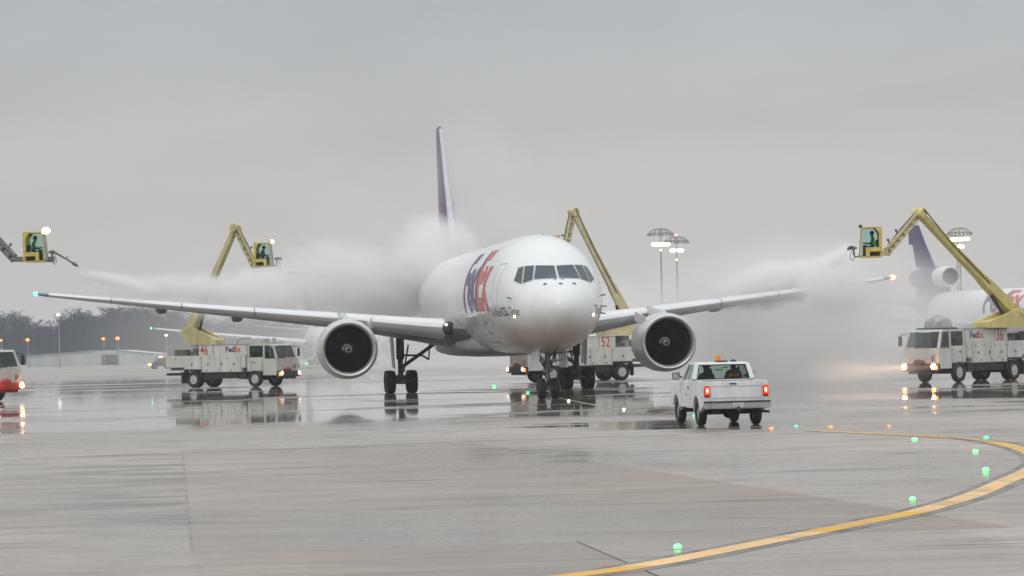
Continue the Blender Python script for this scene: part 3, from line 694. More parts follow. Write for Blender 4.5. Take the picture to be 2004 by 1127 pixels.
    g = MB(); g.tube([(0, 5.6, 2.6), (0, 5.6, 1.2)], 0.13, 14); g.tube([(0, 5.6, 1.2), (0, 5.6, .47)], 0.085, 12); g.tube([(-.36, 5.6, .47), (.36, 5.6, .47)], 0.07, 10); g.box(-.2, .2, 5.42, 5.72, 1.18, 1.36)
    ng = g.build('nose_gear', ST, root)
    g = MB()
    for s in (-1, 1):
        g.tube([(s * .1, 5.6, 1.35), (s * .55, 6.6, 2.3)], 0.05, 8); g.tube([(s * .12, 5.55, 1.55), (s * .5, 5.5, 2.2)], 0.04, 6); g.tube([(s * .1, 5.5, 1.7), (s * .62, 5.3, 1.72)], 0.025, 6)
    g.tube([(0, 5.42, 1.3), (0, 5.2, .95), (0, 5.5, .62)], 0.04, 6); g.build('gear_brace', mat('gear_grey', (0, 0, 0)), ng)
    for s in (-1, 1):
        g = MB(); g.ball((s * .26, 5.42, 1.72), 0.115, 10, sq=(1, .6, 1)); g.build('taxi_light', mat('lamp_glass', (0.75, 0.76, 0.74), 0.15), ng)
        g = MB(); g.hexa([(s * .62, 3.9, 1.40), (s * .66, 3.9, 1.40), (s * .66, 6.4, 1.40), (s * .62, 6.4, 1.40), (s * .56, 3.9, 2.25), (s * .60, 3.9, 2.25), (s * .60, 6.4, 2.2), (s * .56, 6.4, 2.2)])
        g.build('gear_door', WHITE(), ng)
        wheel(ng, (s * .305, 5.6, .47), .47, .35, 'x')
    g = MB(); g.beam((-.42, 3.7, 2.05), (.42, 3.7, 2.05), .03, .05); g.beam((0, 2.2, 2.30), (0, 3.8, 2.03), .02, .05); g.build('gear_bay_edge', DARK(), root)
    # --- tail
    mb = MB(); FS = [((42.2), 7.2, 10.6, .09), (44.2, 8.6, 9.3, .095), (47.6, 12.0, 6.1, .095), (51.1, 15.55, 3.15, .09), (51.5, 15.72, 2.6, .07)]
    def fin_ring(c, keep=False, gr=0.0):
        le, z, ch, tc = c; return [((t * tc) * ch + math.copysign(gr, t) if abs(t) > 1e-6 else 0, le + ch * u - (gr if u < .003 else 0), z) for u, t in AF]
    mb.loft([fin_ring(c) for c in FS]); fin = mb.build('tail_fin', PURPLE(), root)
    mb = MB(); rings = []
    for c in FS[:-1]:
        full = fin_ring(c, gr=.012); n = len(full); le = min(range(n), key=lambda k: full[k][1]); rings.append([full[k] for k in range(le - 2, le + 3)])
    mb.loft(rings, closed=False, cap=False); mb.build('fin_leading_edge', mat('fin_edge_metal', (0.66, 0.66, 0.68), 0.35, 0.2), fin)
    for sgn in (-1, 1):
        for word, m_, x0 in (('Fed', mat('fin_letter_white', (0.75, 0.75, 0.77), 0.4), 0.0), ('Ex', mat('fin_letter_orange', (0.75, 0.22, 0.05), 0.4), 2.55)):
            t, w = text_mb(word, 1.75, .03); vs = []
            for v in t.v:
                y = 53.0 - (x0 + v[0]) if sgn < 0 else 47.6 + (x0 + v[0]); z = 9.6 + v[1] * 1.05
                k = (z - 8.6) / 7.0; le = 44.2 + (z - 8.6) * 0.99; ch = 9.3 - (z - 8.6) * .885; u = max(.02, min(1, (y - le) / ch))
                tt = 5 * (0.2969 * math.sqrt(u) - 0.126 * u - 0.3516 * u * u + 0.2843 * u ** 3 - 0.1015 * u ** 4) * .95
                vs.append((sgn * (tt * .095 * ch + .02), y, z))
            t.v = vs; t.build('fin_lettering', m_, fin, smooth=False)
    HS = [(0.6, 46.6, 6.0, 6.0, .09, 0), (5, 49.6, 4.0, 6.55, .09, 0), (9.2, 52.4, 2.1, 7.05, .08, 0), (9.35, 52.7, 1.6, 7.07, .06, 0)]
    for s in (-1, 1):
        mb = MB(); mb.loft([wing_ring(c, None, s) for c in HS]); mb.build('tailplane', mat('tailplane_grey', (0.45, 0.45, 0.46), 0.35), root)
    return root

def wheel(parent, c, r, w, axis, rim_col=None, rimr=0.55):
    """tyre with a rim and hub; axis is the axle direction"""
    t = MB(); h = w / 2
    prof = [(-h * .55, r * rimr), (-h * .9, r * .66), (-h, r * .82), (-h * .86, r * .95), (-h * .55, r), (-h * .52, r * .985), (-h * .46, r), (-h * .05, r), (-h * .02, r * .985), (h * .02, r * .985), (h * .05, r), (h * .46, r), (h * .52, r * .985), (h * .55, r), (h * .86, r * .95), (h, r * .82), (h * .9, r * .66), (h * .55, r * rimr)]
    t.lathe(prof, o=c, axis=axis, n=28); wh = t.build('wheel', BLACK(), parent)
    t = MB(); t.lathe([(-h * .55, r * rimr), (-h * .4, r * .42), (-h * .5, r * .25), (-h * .62, r * .2), (-h * .62, .004)], o=c, axis=axis, n=20); t.lathe([(h * .55, r * rimr), (h * .4, r * .42), (h * .5, r * .25), (h * .62, r * .2), (h * .62, .004)], o=c, axis=axis, n=20)
    t.build('rim', rim_col or mat('rim_grey', (0.35, 0.35, 0.35), 0.45, 0.2), wh)
    return wh

JYAW = R(7.1)
jet = build_jet()
jet.location = (1.51 + 5.6 * math.sin(JYAW), 120.9 - 5.6 * math.cos(JYAW), 0); jet.rotation_euler = (0, 0, JYAW)
tag(jet, 'large white twin engine cargo jet being sprayed in the middle of the apron', 'cargo jet', 'twin engine freighters on the apron')
def place_jet(px, Y, yaw, label):
    c = copy_tree(jet); p = at(px, 600, Y); c.location = (p.x, Y, gz(Y + 20)); c.rotation_euler = (0, 0, yaw); c['label'] = label
    return c
place_jet(642, 334, R(4.0), 'hazy white freighter behind the near left engine, its wing over the deicing truck 46')
pB = at(603, 690, 462); yB = R(18)
b2 = place_jet(603, 462, yB, 'farthest hazy freighter, only an engine and a low wing showing past truck 46')
ev = Vector((-7.92 * math.cos(yB) - 19 * math.sin(yB), -7.92 * math.sin(yB) + 19 * math.cos(yB), 0))
b2.location = (pB.x - ev.x, 462 - ev.y, gz(462))

# ------------------------------------------------------------------ trijet at the right, behind the mist
def build_trijet():
    root = empty('trijet')
    FT = [(0, 5.5, 5.4, .05), (1, 6.5, 4.2, 1.2), (3, 7.6, 3.1, 2.2), (6, 8.3, 2.5, 2.9), (9, 8.5, 2.4, 3.01), (20, 8.5, 2.4, 3.01), (34, 8.5, 2.4, 3.01), (38, 8.5, 2.7, 2.95), (43, 8.4, 3.9, 2.4), (47, 8.2, 5.2, 1.6), (50.5, 7.6, 6.4, .6), (51.2, 7.2, 6.8, .15)]
    def pt(i, k, n=40):
        st, t, b_, hw = FT[i]; a = 2 * math.pi * k / n; return (hw * math.cos(a), st, (t + b_) / 2 + (t - b_) / 2 * math.sin(a))
    m = bpy.data.materials.new('trijet_livery'); m.use_nodes = True; nt = m.node_tree; b = nt.nodes['Principled BSDF']
    tc = N(nt, 'ShaderNodeTexCoord'); sx = N(nt, 'ShaderNodeSeparateXYZ'); L(nt, tc.outputs['Object'], sx.inputs[0])
    mxn = N(nt, 'ShaderNodeMix', data_type='RGBA'); L(nt, M(nt, 'GREATER_THAN', M(nt, 'ADD', sx.outputs['Y'], M(nt, 'MULTIPLY', sx.outputs['Z'], 0.3)), 41.5), mxn.inputs[0])
    mxn.inputs[6].default_value = (0.78, 0.79, 0.79, 1); mxn.inputs[7].default_value = (0.10, 0.055, 0.17, 1)
    ns = N(nt, 'ShaderNodeTexNoise', i_Scale=0.8, i_Detail=5.0); L(nt, tc.outputs['Object'], ns.inputs['Vector'])
    mu = N(nt, 'ShaderNodeMix', data_type='RGBA', blend_type='MULTIPLY'); mu.inputs[0].default_value = 1; L(nt, mxn.outputs[2], mu.inputs[6]); L(nt, M(nt, 'MULTIPLY_ADD', ns.outputs[0], .2, .9), mu.inputs[7]); L(nt, mu.outputs[2], b.inputs['Base Color']); b.inputs['Roughness'].default_value = 0.3
    q = MB(); q.loft([[pt(i, k) for k in range(40)] for i in range(len(FT))]); q.build('fuselage', m, root)
    # tail engine on the fin
    e0 = Vector((0, 37.6, 10.6))
    q = MB(); q.lathe([(0.1, 1.36), (.4, 1.44), (1.5, 1.5), (3.4, 1.46)], o=e0, n=32); en = q.build('tail_engine', WHITE(), root)
    q = MB(); q.lathe([(0.1, 1.36), (0, 1.28), (.1, 1.17)], o=e0, n=32); q.build('inlet_lip', LIP(), en)
    q = MB(); q.lathe([(.1, 1.17), (2.5, 1.15), (2.5, .02)], o=e0, n=32); q.build('inlet_duct', mat('trijet_duct', (0.06, 0.045, 0.042), 0.8, spec=.1), en)
    q = MB(); q.lathe([(3.4, 1.46), (6, 1.62), (9.5, 1.55), (12.2, 1.15), (12.2, .9), (11, .7)], o=e0, n=32); q.build('engine_fairing', PURPLE(), en)
    q = MB(); q.hexa([(-.35, 38.5, 8.0), (.35, 38.5, 8.0), (.7, 48, 7.2), (-.7, 48, 7.2), (-.45, 39, 9.9), (.45, 39, 9.9), (.7, 48.5, 10), (-.7, 48.5, 10)]); q.build('engine_pylon', PURPLE(), root, bevel=.1)
    q = MB()
    def ring(le, z, ch, tk): return [(t * tk * ch, le + ch * u, z) for u, t in AF]
    q.loft([ring(43.0, 12.2, 6.6, .12), ring(46.0, 15.4, 4.8, .11), ring(48.4, 18.3, 3.4, .1)]); fin = q.build('tail_fin', PURPLE(), root)
    q = MB(); q.box(-.1, .1, 50.4, 51.9, 15.6, 18.3); q.build('rudder', mat('rudder_purple', (0.085, 0.045, 0.15), 0.4), fin)
    for s in (-1, 1):
        q = MB(); q.loft([wing_ring(c, None, s) for c in ((1.2, 42.0, 6.5, 6.6, .09, 0), (6, 45.5, 4.2, 7.3, .09, 0), (9.8, 48.4, 2.4, 7.85, .08, 0))]); q.build('tailplane', mat('tailplane_purple', (0.2, 0.15, 0.22), 0.4), root)
        q = MB(); q.loft([wing_ring(c, None, s) for c in ((2.2, 18.0, 12.5, 3.6, .13, 2), (8.5, 23.0, 8.0, 4.2, .12, 1), (24.5, 35.0, 3.0, 5.9, .1, 0))]); wg = q.build('wing', mat('trijet_wing', (0.4, 0.4, 0.4), 0.35), root)
        e1 = Vector((s * 8.4, 18.5, 2.4)); q = MB(); q.lathe([(0, 1.28), (.1, 1.38), (1.0, 1.48), (2.5, 1.45), (4, 1.15)], o=e1, n=32); en = q.build('engine', WHITE(), root)
        q = MB(); q.lathe([(0, 1.28), (.1, 1.18), (1.0, 1.15), (1.0, .02)], o=e1, n=32); q.build('inlet_duct', mat('trijet_duct', (0, 0, 0)), en)
        q = MB(); q.box(s * 8.4 - .2, s * 8.4 + .2, 20, 25, 3.7, 4.3); q.build('pylon', WHITE(), root)
        q = MB(); q.tube([(s * 5.3, 26.5, 3.4), (s * 5.3, 26.5, .6)], .2, 10); g = q.build('main_gear', mat('gear_grey', (0, 0, 0)), root)
        for ax in (-.8, .8):
            for lx in (-.6, .6): wheel(g, (s * 5.3 + lx, 26.5 + ax, .65), .65, .5, 'x')
        xo = 0
        for word, m_ in (('Fed', LPUR()), ('Ex', LRED())):
            t, w = text_mb(word, 4.9, .03, .6); vs = []
            for v in t.v:
                st = 21.0 - (xo + v[0]) if s < 0 else 9.5 + (xo + v[0]); a = -0.02 + v[1] / 3.05; a = math.pi - a if s < 0 else a
                vs.append((3.03 * math.cos(a), st, 5.45 + 3.07 * math.sin(a)))
            t.v = vs; t.build('title_lettering', m_, root, smooth=True); xo += w + .15
    q = MB(); q.tube([(0, 5.5, 3), (0, 5.5, .5)], .15, 10); g = q.build('nose_gear', mat('gear_grey', (0, 0, 0)), root)
    for s in (-1, 1): wheel(g, (s * .33, 5.5, .5), .5, .36, 'x')
    q = MB()
    for s in (-1, 1): q.add([(s * .1, 1.9, 7.0), (s * 1.5, 2.5, 7.0), (s * 1.7, 2.6, 6.3), (s * .1, 1.7, 6.3)], [(0, 1, 2, 3)])
    q.build('cockpit_window', mat('cockpit_glass', (0, 0, 0)), root, smooth=False)
    return root
tj = build_trijet(); ty = R(15)     # nose to the right and towards the viewer
Yt = 383.0; pe = at(1861, 541, Yt); ev = Vector((-37.6 * math.sin(ty), 37.6 * math.cos(ty), 0))
tj.rotation_euler = (0, 0, ty); tj.location = (pe.x - ev.x, Yt - ev.y, pe.z - 10.6)
tag(tj, 'pale three engine freighter with purple tail standing behind the deicing truck 36', 'cargo jet')

# ------------------------------------------------------------------ deicing trucks
GLS = lambda: glass('truck_glass', (0.55, 0.72, 0.68), 0.32)
BGLS = lambda: glass('basket_glass', (0.74, 0.92, 0.88), 0.07)
def deicer(origin, yaw, number, label, pivot, knee, wrist, basket, aim, lamp_on, lights, nozzle_long=False, roof='hose', red_front=False, wl=2.35, low_col=None, up_col=None, spray_dark=False):
    """local: x forward from the rear axle, y to the left, z up. pivot..basket are world points."""
    root = empty('deicing_truck', origin, yaw, label=label, cat='truck', group='deicing trucks round the jet')
    IM = (Matrix.Translation(origin) @ Matrix.Rotation(yaw, 4, 'Z')).inverted()
    l = lambda p: IM @ Vector(p)
    T = TWHITE(); D = DARK()
    # chassis
    q = MB(); q.box(-1.1, 6.0, -.48, .48, .62, .9); q.box(.75, 3.5, -1.05, 1.05, .55, .94); q.box(-.7, .7, -.9, .9, .45, .62); q.box(3.6, 4.2, -1.1, 1.1, .5, .95); q.box(-2.25, -.7, -1.1, -.98, .78, .94); q.box(-2.25, -.7, .98, 1.1, .78, .94); q.box(-2.27, -2.15, -1.1, 1.1, .78, .94)
    q.tube([(0, -1, .52), (0, 1, .52)], .13, 10); q.tube([(4.9, -1, .52), (4.9, 1, .52)], .09, 10)
    for s in (-1, 1): q.box(-.78, -.70, s * 1.16 - .28, s * 1.16 + .1 if s > 0 else s * 1.16 + .28, .28, 1.0)
    q.build('chassis', D, root, bevel=.02)
    # wheels
    for s in (-1, 1):
        wheel(root, (4.9, s * 1.02, .52), .52, .30, 'y', mat('truck_rim', (0.55, 0.55, 0.53), 0.5)); wheel(root, (0, s * 1.08, .52), .52, .28, 'y', mat('truck_rim', (0, 0, 0))); wheel(root, (0, s * .74, .52), .52, .28, 'y', mat('truck_rim', (0, 0, 0)))
    # side bodies with wheel cut-outs
    for s in (-1, 1):
        y0, y1 = (1.215, .80) if s > 0 else (-1.215, -.80)
        q = MB(); q.prism([(-2.2, 1.28), (-.72, 1.28), (-.72, 1.16), (.72, 1.16), (.72, .96), (3.95, .96), (3.95, 1.22), (4.22, 1.22), (4.22, 2.03), (-2.2, 2.03)], min(y0, y1), max(y0, y1)); bd = q.build('side_body', T, root, bevel=.02)
        # locker doors and latches
        q = MB()
        for x in (-1.4, -.6, .7, 1.75, 2.8, 3.6): q.box(x, x + .05, s * 1.222 - .012, s * 1.222 + .012, 1.80, 1.86)
        for x in (-.1, 1.2, 2.3, 3.3): q.box(x, x + .09, s * 1.222 - .012, s * 1.222 + .012, 1.42, 1.53)
        for x in (1.1, 2.1, 3.1): q.box(x, x + .06, s * 1.222 - .012, s * 1.222 + .012, 1.04, 1.13)
        for x in (.72, 2.25, 3.9): q.box(x, x + .012, s * 1.219 - .006, s * 1.219 + .006, .99, 2.0)
        q.build('latch', D, bd, smooth=False)
        q = MB(); q.prism([(-.72, .6), (-.74, 1.15), (.74, 1.15), (.72, .6), (.62, .6), (.6, 1.05), (-.6, 1.05), (-.62, .6)], s * 1.0 - .18, s * 1.0 + .18); q.build('mudguard', D, root)
    q = MB(); q.box(-2.15, 4.2, -.80, .80, 1.1, 2.0); q.build('deck', mat('deck_grey', (0.35, 0.35, 0.34), .5), root)
    # tank housing that carries the number and the title
    q = MB(); q.box(.35, 4.2, -1.02, 1.02, 2.03, 2.68); hs = q.build('tank_housing', T, root, bevel=.03)
    q = MB(); q.box(1.52, 1.57, -1.035, 1.035, 1.3, 2.7); q.box(.33, 4.22, -1.03, 1.03, 2.66, 2.71); q.build('housing_trim', mat('trim_grey', (0.3, 0.3, 0.29), .5), hs)
    for s in (-1, 1):
        rt = (1, 0, 0) if s < 0 else (-1, 0, 0); y = s * 1.026
        nx = .50 if s < 0 else 1.36; place_text('number_lettering', number, RED(), hs, (nx, y, 2.08), rt, (0, 0, 1), .86, .008, .74)
        fx = 2.55 if s < 0 else 3.78
        _, w = place_text('title_lettering', 'Fed', LPUR(), hs, (fx, y, 2.22), rt, (0, 0, 1), .50, .03); place_text('title_lettering', 'Ex', LRED(), hs, (fx + rt[0] * (w + .02), y, 2.22), rt, (0, 0, 1), .50, .03)
    # equipment on deck
    q = MB(); q.box(-1.75, -.75, -.9, .5, 2.0, 2.42); q.box(-1.6, -1.3, .55, .95, 2.0, 2.5); q.box(-.2, .2, -.95, -.55, 2.03, 2.5); q.box(-.45, .32, -.9, .9, 2.0, 2.26); q.build('pump_unit', mat('pump_grey', (0.12, 0.115, 0.11), .6, vary=.4, scale=4), root, bevel=.04)
    # cab
    RF = RED() if red_front else T
    q = MB()
    q.prism([(4.28, .96), (4.32, 1.0), (5.52, 1.0), (5.52, .72), (6.62, .72), (6.62, 1.76), (4.28, 1.76)], -1.2, 1.2)
    q.prism([(4.28, 2.58), (6.28, 2.58), (6.18, 2.68), (4.38, 2.68)], -1.14, 1.14)
    q.box(4.28, 4.44, -1.16, 1.16, 1.76, 2.58)
    for s in (-1, 1):
        q.beam((6.58, s * 1.13, 1.74), (6.24, s * 1.06, 2.60), .15, .12); q.beam((5.62, s * 1.16, 1.74), (5.58, s * 1.10, 2.60), .10, .12)
        q.box(4.36, 5.62, min(s * 1.16, s * 1.19), max(s * 1.16, s * 1.19), 1.70, 1.86)
    cab = q.build('cab', T, root, bevel=.03)
    cab.scale = (1, .90, 1)
    q = MB(); q.add([(6.555, -1.06, 1.80), (6.555, 1.06, 1.80), (6.25, 1.02, 2.56), (6.25, -1.02, 2.56)], [(0, 1, 2, 3)]); q.build('windshield', GLS(), cab, smooth=False)
    for s in (-1, 1):
        q = MB(); q.add([(4.46, s * 1.16, 1.86), (5.56, s * 1.16, 1.86), (5.53, s * 1.11, 2.54), (4.46, s * 1.11, 2.54)], [(0, 1, 2, 3)]); q.build('door_window', GLS(), cab, smooth=False)
        q = MB(); q.add([(5.66, s * 1.16, 1.80), (6.50, s * 1.13, 1.80), (6.24, s * 1.08, 2.54), (5.63, s * 1.11, 2.54)], [(0, 1, 2, 3)]); q.build('quarter_window', GLS(), cab, smooth=False)
        for xs_ in (4.62, 5.5):
            q = MB(); q.box(xs_, xs_ + .02, s * 1.2 - .008, s * 1.2 + .008, 1.02, 1.70); q.build('door_seam', D, cab)
        q = MB(); q.box(4.72, 4.9, s * 1.2 - .02, s * 1.2 + .02, 1.52, 1.57); q.build('door_handle', D, cab)
        q = MB(); q.beam((6.3, s * 1.1, 2.50), (6.55, s * 1.52, 2.45), .04, .04); q.box(6.46, 6.54, s * 1.52 - .1, s * 1.52 + .1, 1.88, 2.38); q.build('mirror', D, cab)
        q = MB(); q.tube([(6.64, s * .4, 1.72), (6.56, s * .62, 1.92)], .015, 5); q.build('wiper', D, cab)
    q = MB(); q.box(4.5, 5.4, -.95, .95, 1.2, 1.5); q.box(4.45, 4.65, -.85, -.25, 1.5, 2.2); q.box(4.45, 4.65, .25, .85, 1.5, 2.2); q.box(6.15, 6.5, -1.0, 1.0, 1.35, 1.66); q.build('seat', mat('seat_dark', (.03, .035, .035), .8), cab, bevel=.03)
    q = MB(); q.box(6.52, 6.86, -1.2, 1.2, .62, .98); q.box(6.5, 6.72, -.9, .9, .48, .64); q.build('bumper', RED() if red_front else mat('bumper_dark', (0.07, 0.05, 0.045), .5), cab, bevel=.04)
    q = MB(); q.ball((6.74, -.1, 1.02), .27, 14, sq=(.5, 1.5, .7)); q.build('hose_reel', RED() if red_front else mat('reel_dull_red', (.22, .06, .05), .6), cab)
    place_text('front_number', number, RED(), cab, (6.675, .95, 1.12), (0, -1, 0), (0, 0, 1), .42, .01, .75)
    for s in (-1, 1):
        q = MB(); q.box(6.84, 6.88, s * .98 - .14, s * .98 + .14, .70, .95); h = q.build('headlight', mat('lamp_housing', (.3, .3, .3), .4), cab)
        q = MB(); q.lathe([(0, .15), (.05, .12), (.07, .002)], o=(6.88, s * .98, .84), axis='x', n=16)
        q.build('lens', lights, h)
        q = MB(); q.box(6.80, 6.87, s * 1.17 - .05, s * 1.17 + .05, .68, .90); q.build('indicator', emit('amber_lamp', (1.0, 0.30, 0.03), 2.2), cab)
    # roof gear
    if roof == 'hose':
        q = MB(); q.box(4.4, 5.8, -.8, .8, 2.68, 2.76); q.box(4.9, 5.25, -.6, -.3, 2.76, 3.02); q.box(5.5, 5.65, -.1, .2, 2.76, 3.05); q.box(4.6, 4.85, .3, .7, 2.76, 3.0); q.build('roof_rack', mat('rack_white', (.5, .5, .48), .5), cab, bevel=.02)
        q = MB(); q.tube([(3.0, -.6, 2.7), (3.2, -.6, 2.98), (3.6, -.6, 3.12), (4.2, -.6, 3.1), (4.6, -.6, 2.95)], .09, 8); q.build('air_duct', mat('duct_white', (.62, .62, .6), .5), root)
    else:
        q = MB(); q.loft([[(4.45, -.85, 2.69), (6.0, -.85, 2.69), (6.0, .85, 2.69), (4.45, .85, 2.69)], [(4.5, -.82, 2.78), (5.95, -.82, 2.78), (5.95, .82, 2.78), (4.5, .82, 2.78)]]); q.build('roof_rack', D, cab)
        q = MB(); rings = []
        for z, k in ((2.78, 1.0), (3.0, .97), (3.2, .82), (3.34, .5), (3.38, .1)): rings.append([(5.1 + .66 * k * math.cos(a), .78 * k * math.sin(a), z) for a in [2 * math.pi * i / 20 for i in range(20)]])
        q.loft(rings); q.build('roof_cover', mat('cover_grey', (.45, .44, .42), .7, vary=.4, scale=3), cab)
        q = MB()
        for a in (0.3, 1.3, 2.3, 3.6, 4.6, 5.5): q.tube([(5.1 + .7 * math.cos(a), .82 * math.sin(a), 2.76), (5.1 + .6 * math.cos(a), .7 * math.sin(a), 3.15), (5.1, 0, 3.42)], .025, 5)
        q.build('cover_hoop', mat('rack_white', (.5, .5, .48), .5), cab)
    # turret: yellow wedge from over the housing back to the pivot
    pv = l(pivot); q = MB()
    q.lathe([(1.0, .55), (2.45, .55), (2.5, .45), (2.72, .45)], o=(pv.x + .55, 0, 0), axis='z', n=20); q.build('turret_base', mat('turret_grey', (.4, .4, .39), .45), root)
    q = MB()
    zp = pv.z
    for s in (-1, 1):
        q.prism([(pv.x - .35, zp + .2), (pv.x + .25, zp + .25), (pv.x + wl, 3.02), (pv.x + wl, 2.73), (pv.x + .1, 2.73), (pv.x - .45, zp - .25)], pv.y + s * .42 - .06, pv.y + s * .42 + .06)
    q.prism([(pv.x + .5, zp - .15), (pv.x + wl, 3.0), (pv.x + wl, 2.75), (pv.x + .2, 2.75)], pv.y - .36, pv.y + .36)
    q.tube([(pv.x, pv.y - .55, zp), (pv.x, pv.y + .55, zp)], .14, 12); q.build('turret', low_col or YEL(), root)
    # booms
    kn, wr, bk = l(knee), l(wrist), l(basket)
    q = MB(); d = (kn - pv)
    q.beam(pv, pv + d * .10, .42, .42, .5, .62); q.beam(pv + d * .10, pv + d * .36, .5, .62, .44, .46); q.beam(pv + d * .36, kn, .40, .42, .32, .32)
    q.tube([kn + Vector((0, -.3, 0)), kn + Vector((0, .3, 0))], .27, 12)
    lb = q.build('lower_boom', low_col or YEL(), root, bevel=.02)
    q = MB(); q.tube([pv + Vector((.6, 0, -.5)), pv + d * .22 + Vector((.25, 0, -.2))], .09, 8); q.tube([pv + d * .2 + Vector((.2, 0, -.15)), pv + d * .34], .055, 8)
    q.tube([pv + d * .3 + Vector((0, .25, 0)), pv + d * .7 + Vector((0, .24, 0)), kn + Vector((0, .33, .2))], .03, 6); q.build('hydraulic_ram', D, lb)
    q = MB(); d2 = wr - kn; up = Vector((0, 0, 1))
    off = d2.normalized().cross(Vector((0, 1, 0))).normalized() * .16
    q.beam(kn + off, wr + off, .20, .18, .18, .18); q.beam(kn - off, wr - off, .16, .12, .15, .12)
    for t in (.25, .5, .66, .8, .93): q.beam(kn + d2 * t + off * 1.15, kn + d2 * t - off * 1.15, .24, .10)
    ub = q.build('upper_boom', up_col or low_col or PALEY(), root, bevel=.015)
    q = MB(); q.tube([kn + off * 1.5, kn + d2 * .5 + off * 1.7, wr + off * 1.3], .035, 6); q.tube([kn, wr], .04, 6); q.build('hose', D, ub)
    for t in (.62, .86):
        q = MB(); p = kn + d2 * t + off * 1.2; q.tube([p, p + off * 1.3], .03, 5); q.ball(p + off * 1.5, .07, 8); q.build('boom_lug', D, ub)
    # basket: enclosed operator cab, floor centre at bk, looking along aim (world yaw)
    ba = aim - yaw; BM = Matrix.Translation(bk) @ Matrix.Rotation(ba, 4, 'Z') @ Matrix.Scale(.88, 4)
    q = MB(); q.beam(wr, bk + Vector((-.1 * math.cos(ba), -.1 * math.sin(ba), .12)), .32, .26); q.build('basket_arm', up_col or low_col or PALEY(), ub, bevel=.02)
    q = MB(); q.box(-.62, .55, -.5, .5, 0, .07)
    q.box(-.66, -.56, -.52, .52, .05, 1.72)
    for s in (-1, 1):
        q.prism([(-.62, .33), (.06, .33), (.06, .05), (.26, .05), (.26, .56), (-.62, .56)], s * .52 - .03, s * .52 + .03)
        q.beam((.55, s * .5, .05), (.40, s * .5, 1.68), .05, .05); q.beam((-.6, s * .5, 1.70), (.40, s * .5, 1.66), .07, .07); q.prism([(-.62, .5), (-.5, .5), (-.5, 1.35), (-.25, 1.72), (-.62, 1.72)], s * .52 - .03, s * .52 + .03)
    q.box(-.62, .42, -.5, .5, 1.66, 1.72); q.beam((.55, -.5, .08), (.55, .5, .08), .05, .06)
    bc = q.build('operator_cab', mat('basket_yellow', (0.74, 0.58, 0.13), .45, vary=.25, scale=3), root, M4=BM)
    q = MB(); q.add([(.55, -.48, .1), (.55, .48, .1), (.41, .48, 1.65), (.41, -.48, 1.65)], [(0, 1, 2, 3)])
    for s in (-1, 1): q.add([(-.55, s * .5, .55), (.50, s * .5, .55), (.40, s * .5, 1.64), (-.55, s * .5, 1.66)], [(0, 1, 2, 3)]); q.add([(.27, s * .5, .08), (.54, s * .5, .08), (.50, s * .5, .54), (.27, s * .5, .54)], [(0, 1, 2, 3)])
    q.build('cab_glass', BGLS(), bc, smooth=False, M4=BM)
    q = MB(); q.box(-.45, -.05, -.22, .22, .1, .5); q.box(-.5, -.38, -.22, .22, .45, 1.0); q.box(.16, .36, -.3, .3, .1, .72); q.build('operator_seat', mat('seat_dark', (0, 0, 0)), bc, bevel=.03, M4=BM)
    q = MB(); q.box(.40, .56, -.16, .16, 1.70, 1.86); lm = q.build('work_lamp', DARK(), bc, M4=BM)
    if lamp_on:
        q = MB(); q.ball((.57, 0, 1.79), .26 if nozzle_long else .17, 12, sq=(.9, 1.2, .75)); q.build('lamp_lens', lamp_on, lm, M4=BM)
    NZ = mat('nozzle_grey', (.16, .155, .15), .5)
    q = MB(); q.tube([(.5, 0, .1), (.82, 0, .06), (.9, 0, .2), (.92, 0, .45)], .04, 8); q.box(.82, 1.02, -.12, .12, .45, .66); q.box(.72, .84, -.2, .2, .5, .6)
    q.tube([(.84, .1, .45), (.86, .1, .05), (1.0, .1, -.16), (1.12, .1, .0), (1.02, .1, .4)], .022, 6)
    if nozzle_long:
        q.tube([(.98, 0, .58), (1.75, 0, .12), (2.15, 0, -.14)], [.07, .05, .055], 10); q.tube([(2.1, 0, -.11), (2.38, 0, -.28)], [.11, .06], 10); q.tube([(1.7, 0, .22), (1.85, 0, .26)], .03, 6); q.box(.7, 1.0, -.14, .14, -.02, .3)
    else:
        q.tube([(.98, 0, .58), (1.25, 0, .50)], [.07, .09], 10); q.tube([(.98, .1, .66), (1.18, .1, .62)], .05, 8)
    q.build('spray_nozzle', NZ, bc, M4=BM)
    return root, (Matrix.Translation(origin) @ Matrix.Rotation(yaw, 4, 'Z') @ BM)
LAMP_HOT = emit('halogen', (1.0, 0.50, 0.20), 34)
LAMP_BASK = emit('basket_halogen', (1.0, 0.58, 0.34), 9)
DIM = emit('dim_lamp', (0.95, 0.9, 0.8), 1.2)
GREENV = mat('vest_green', (0.30, 0.95, 0.18), .7)
def seat_of(BM): return BM @ Vector((-.2, 0, .55))

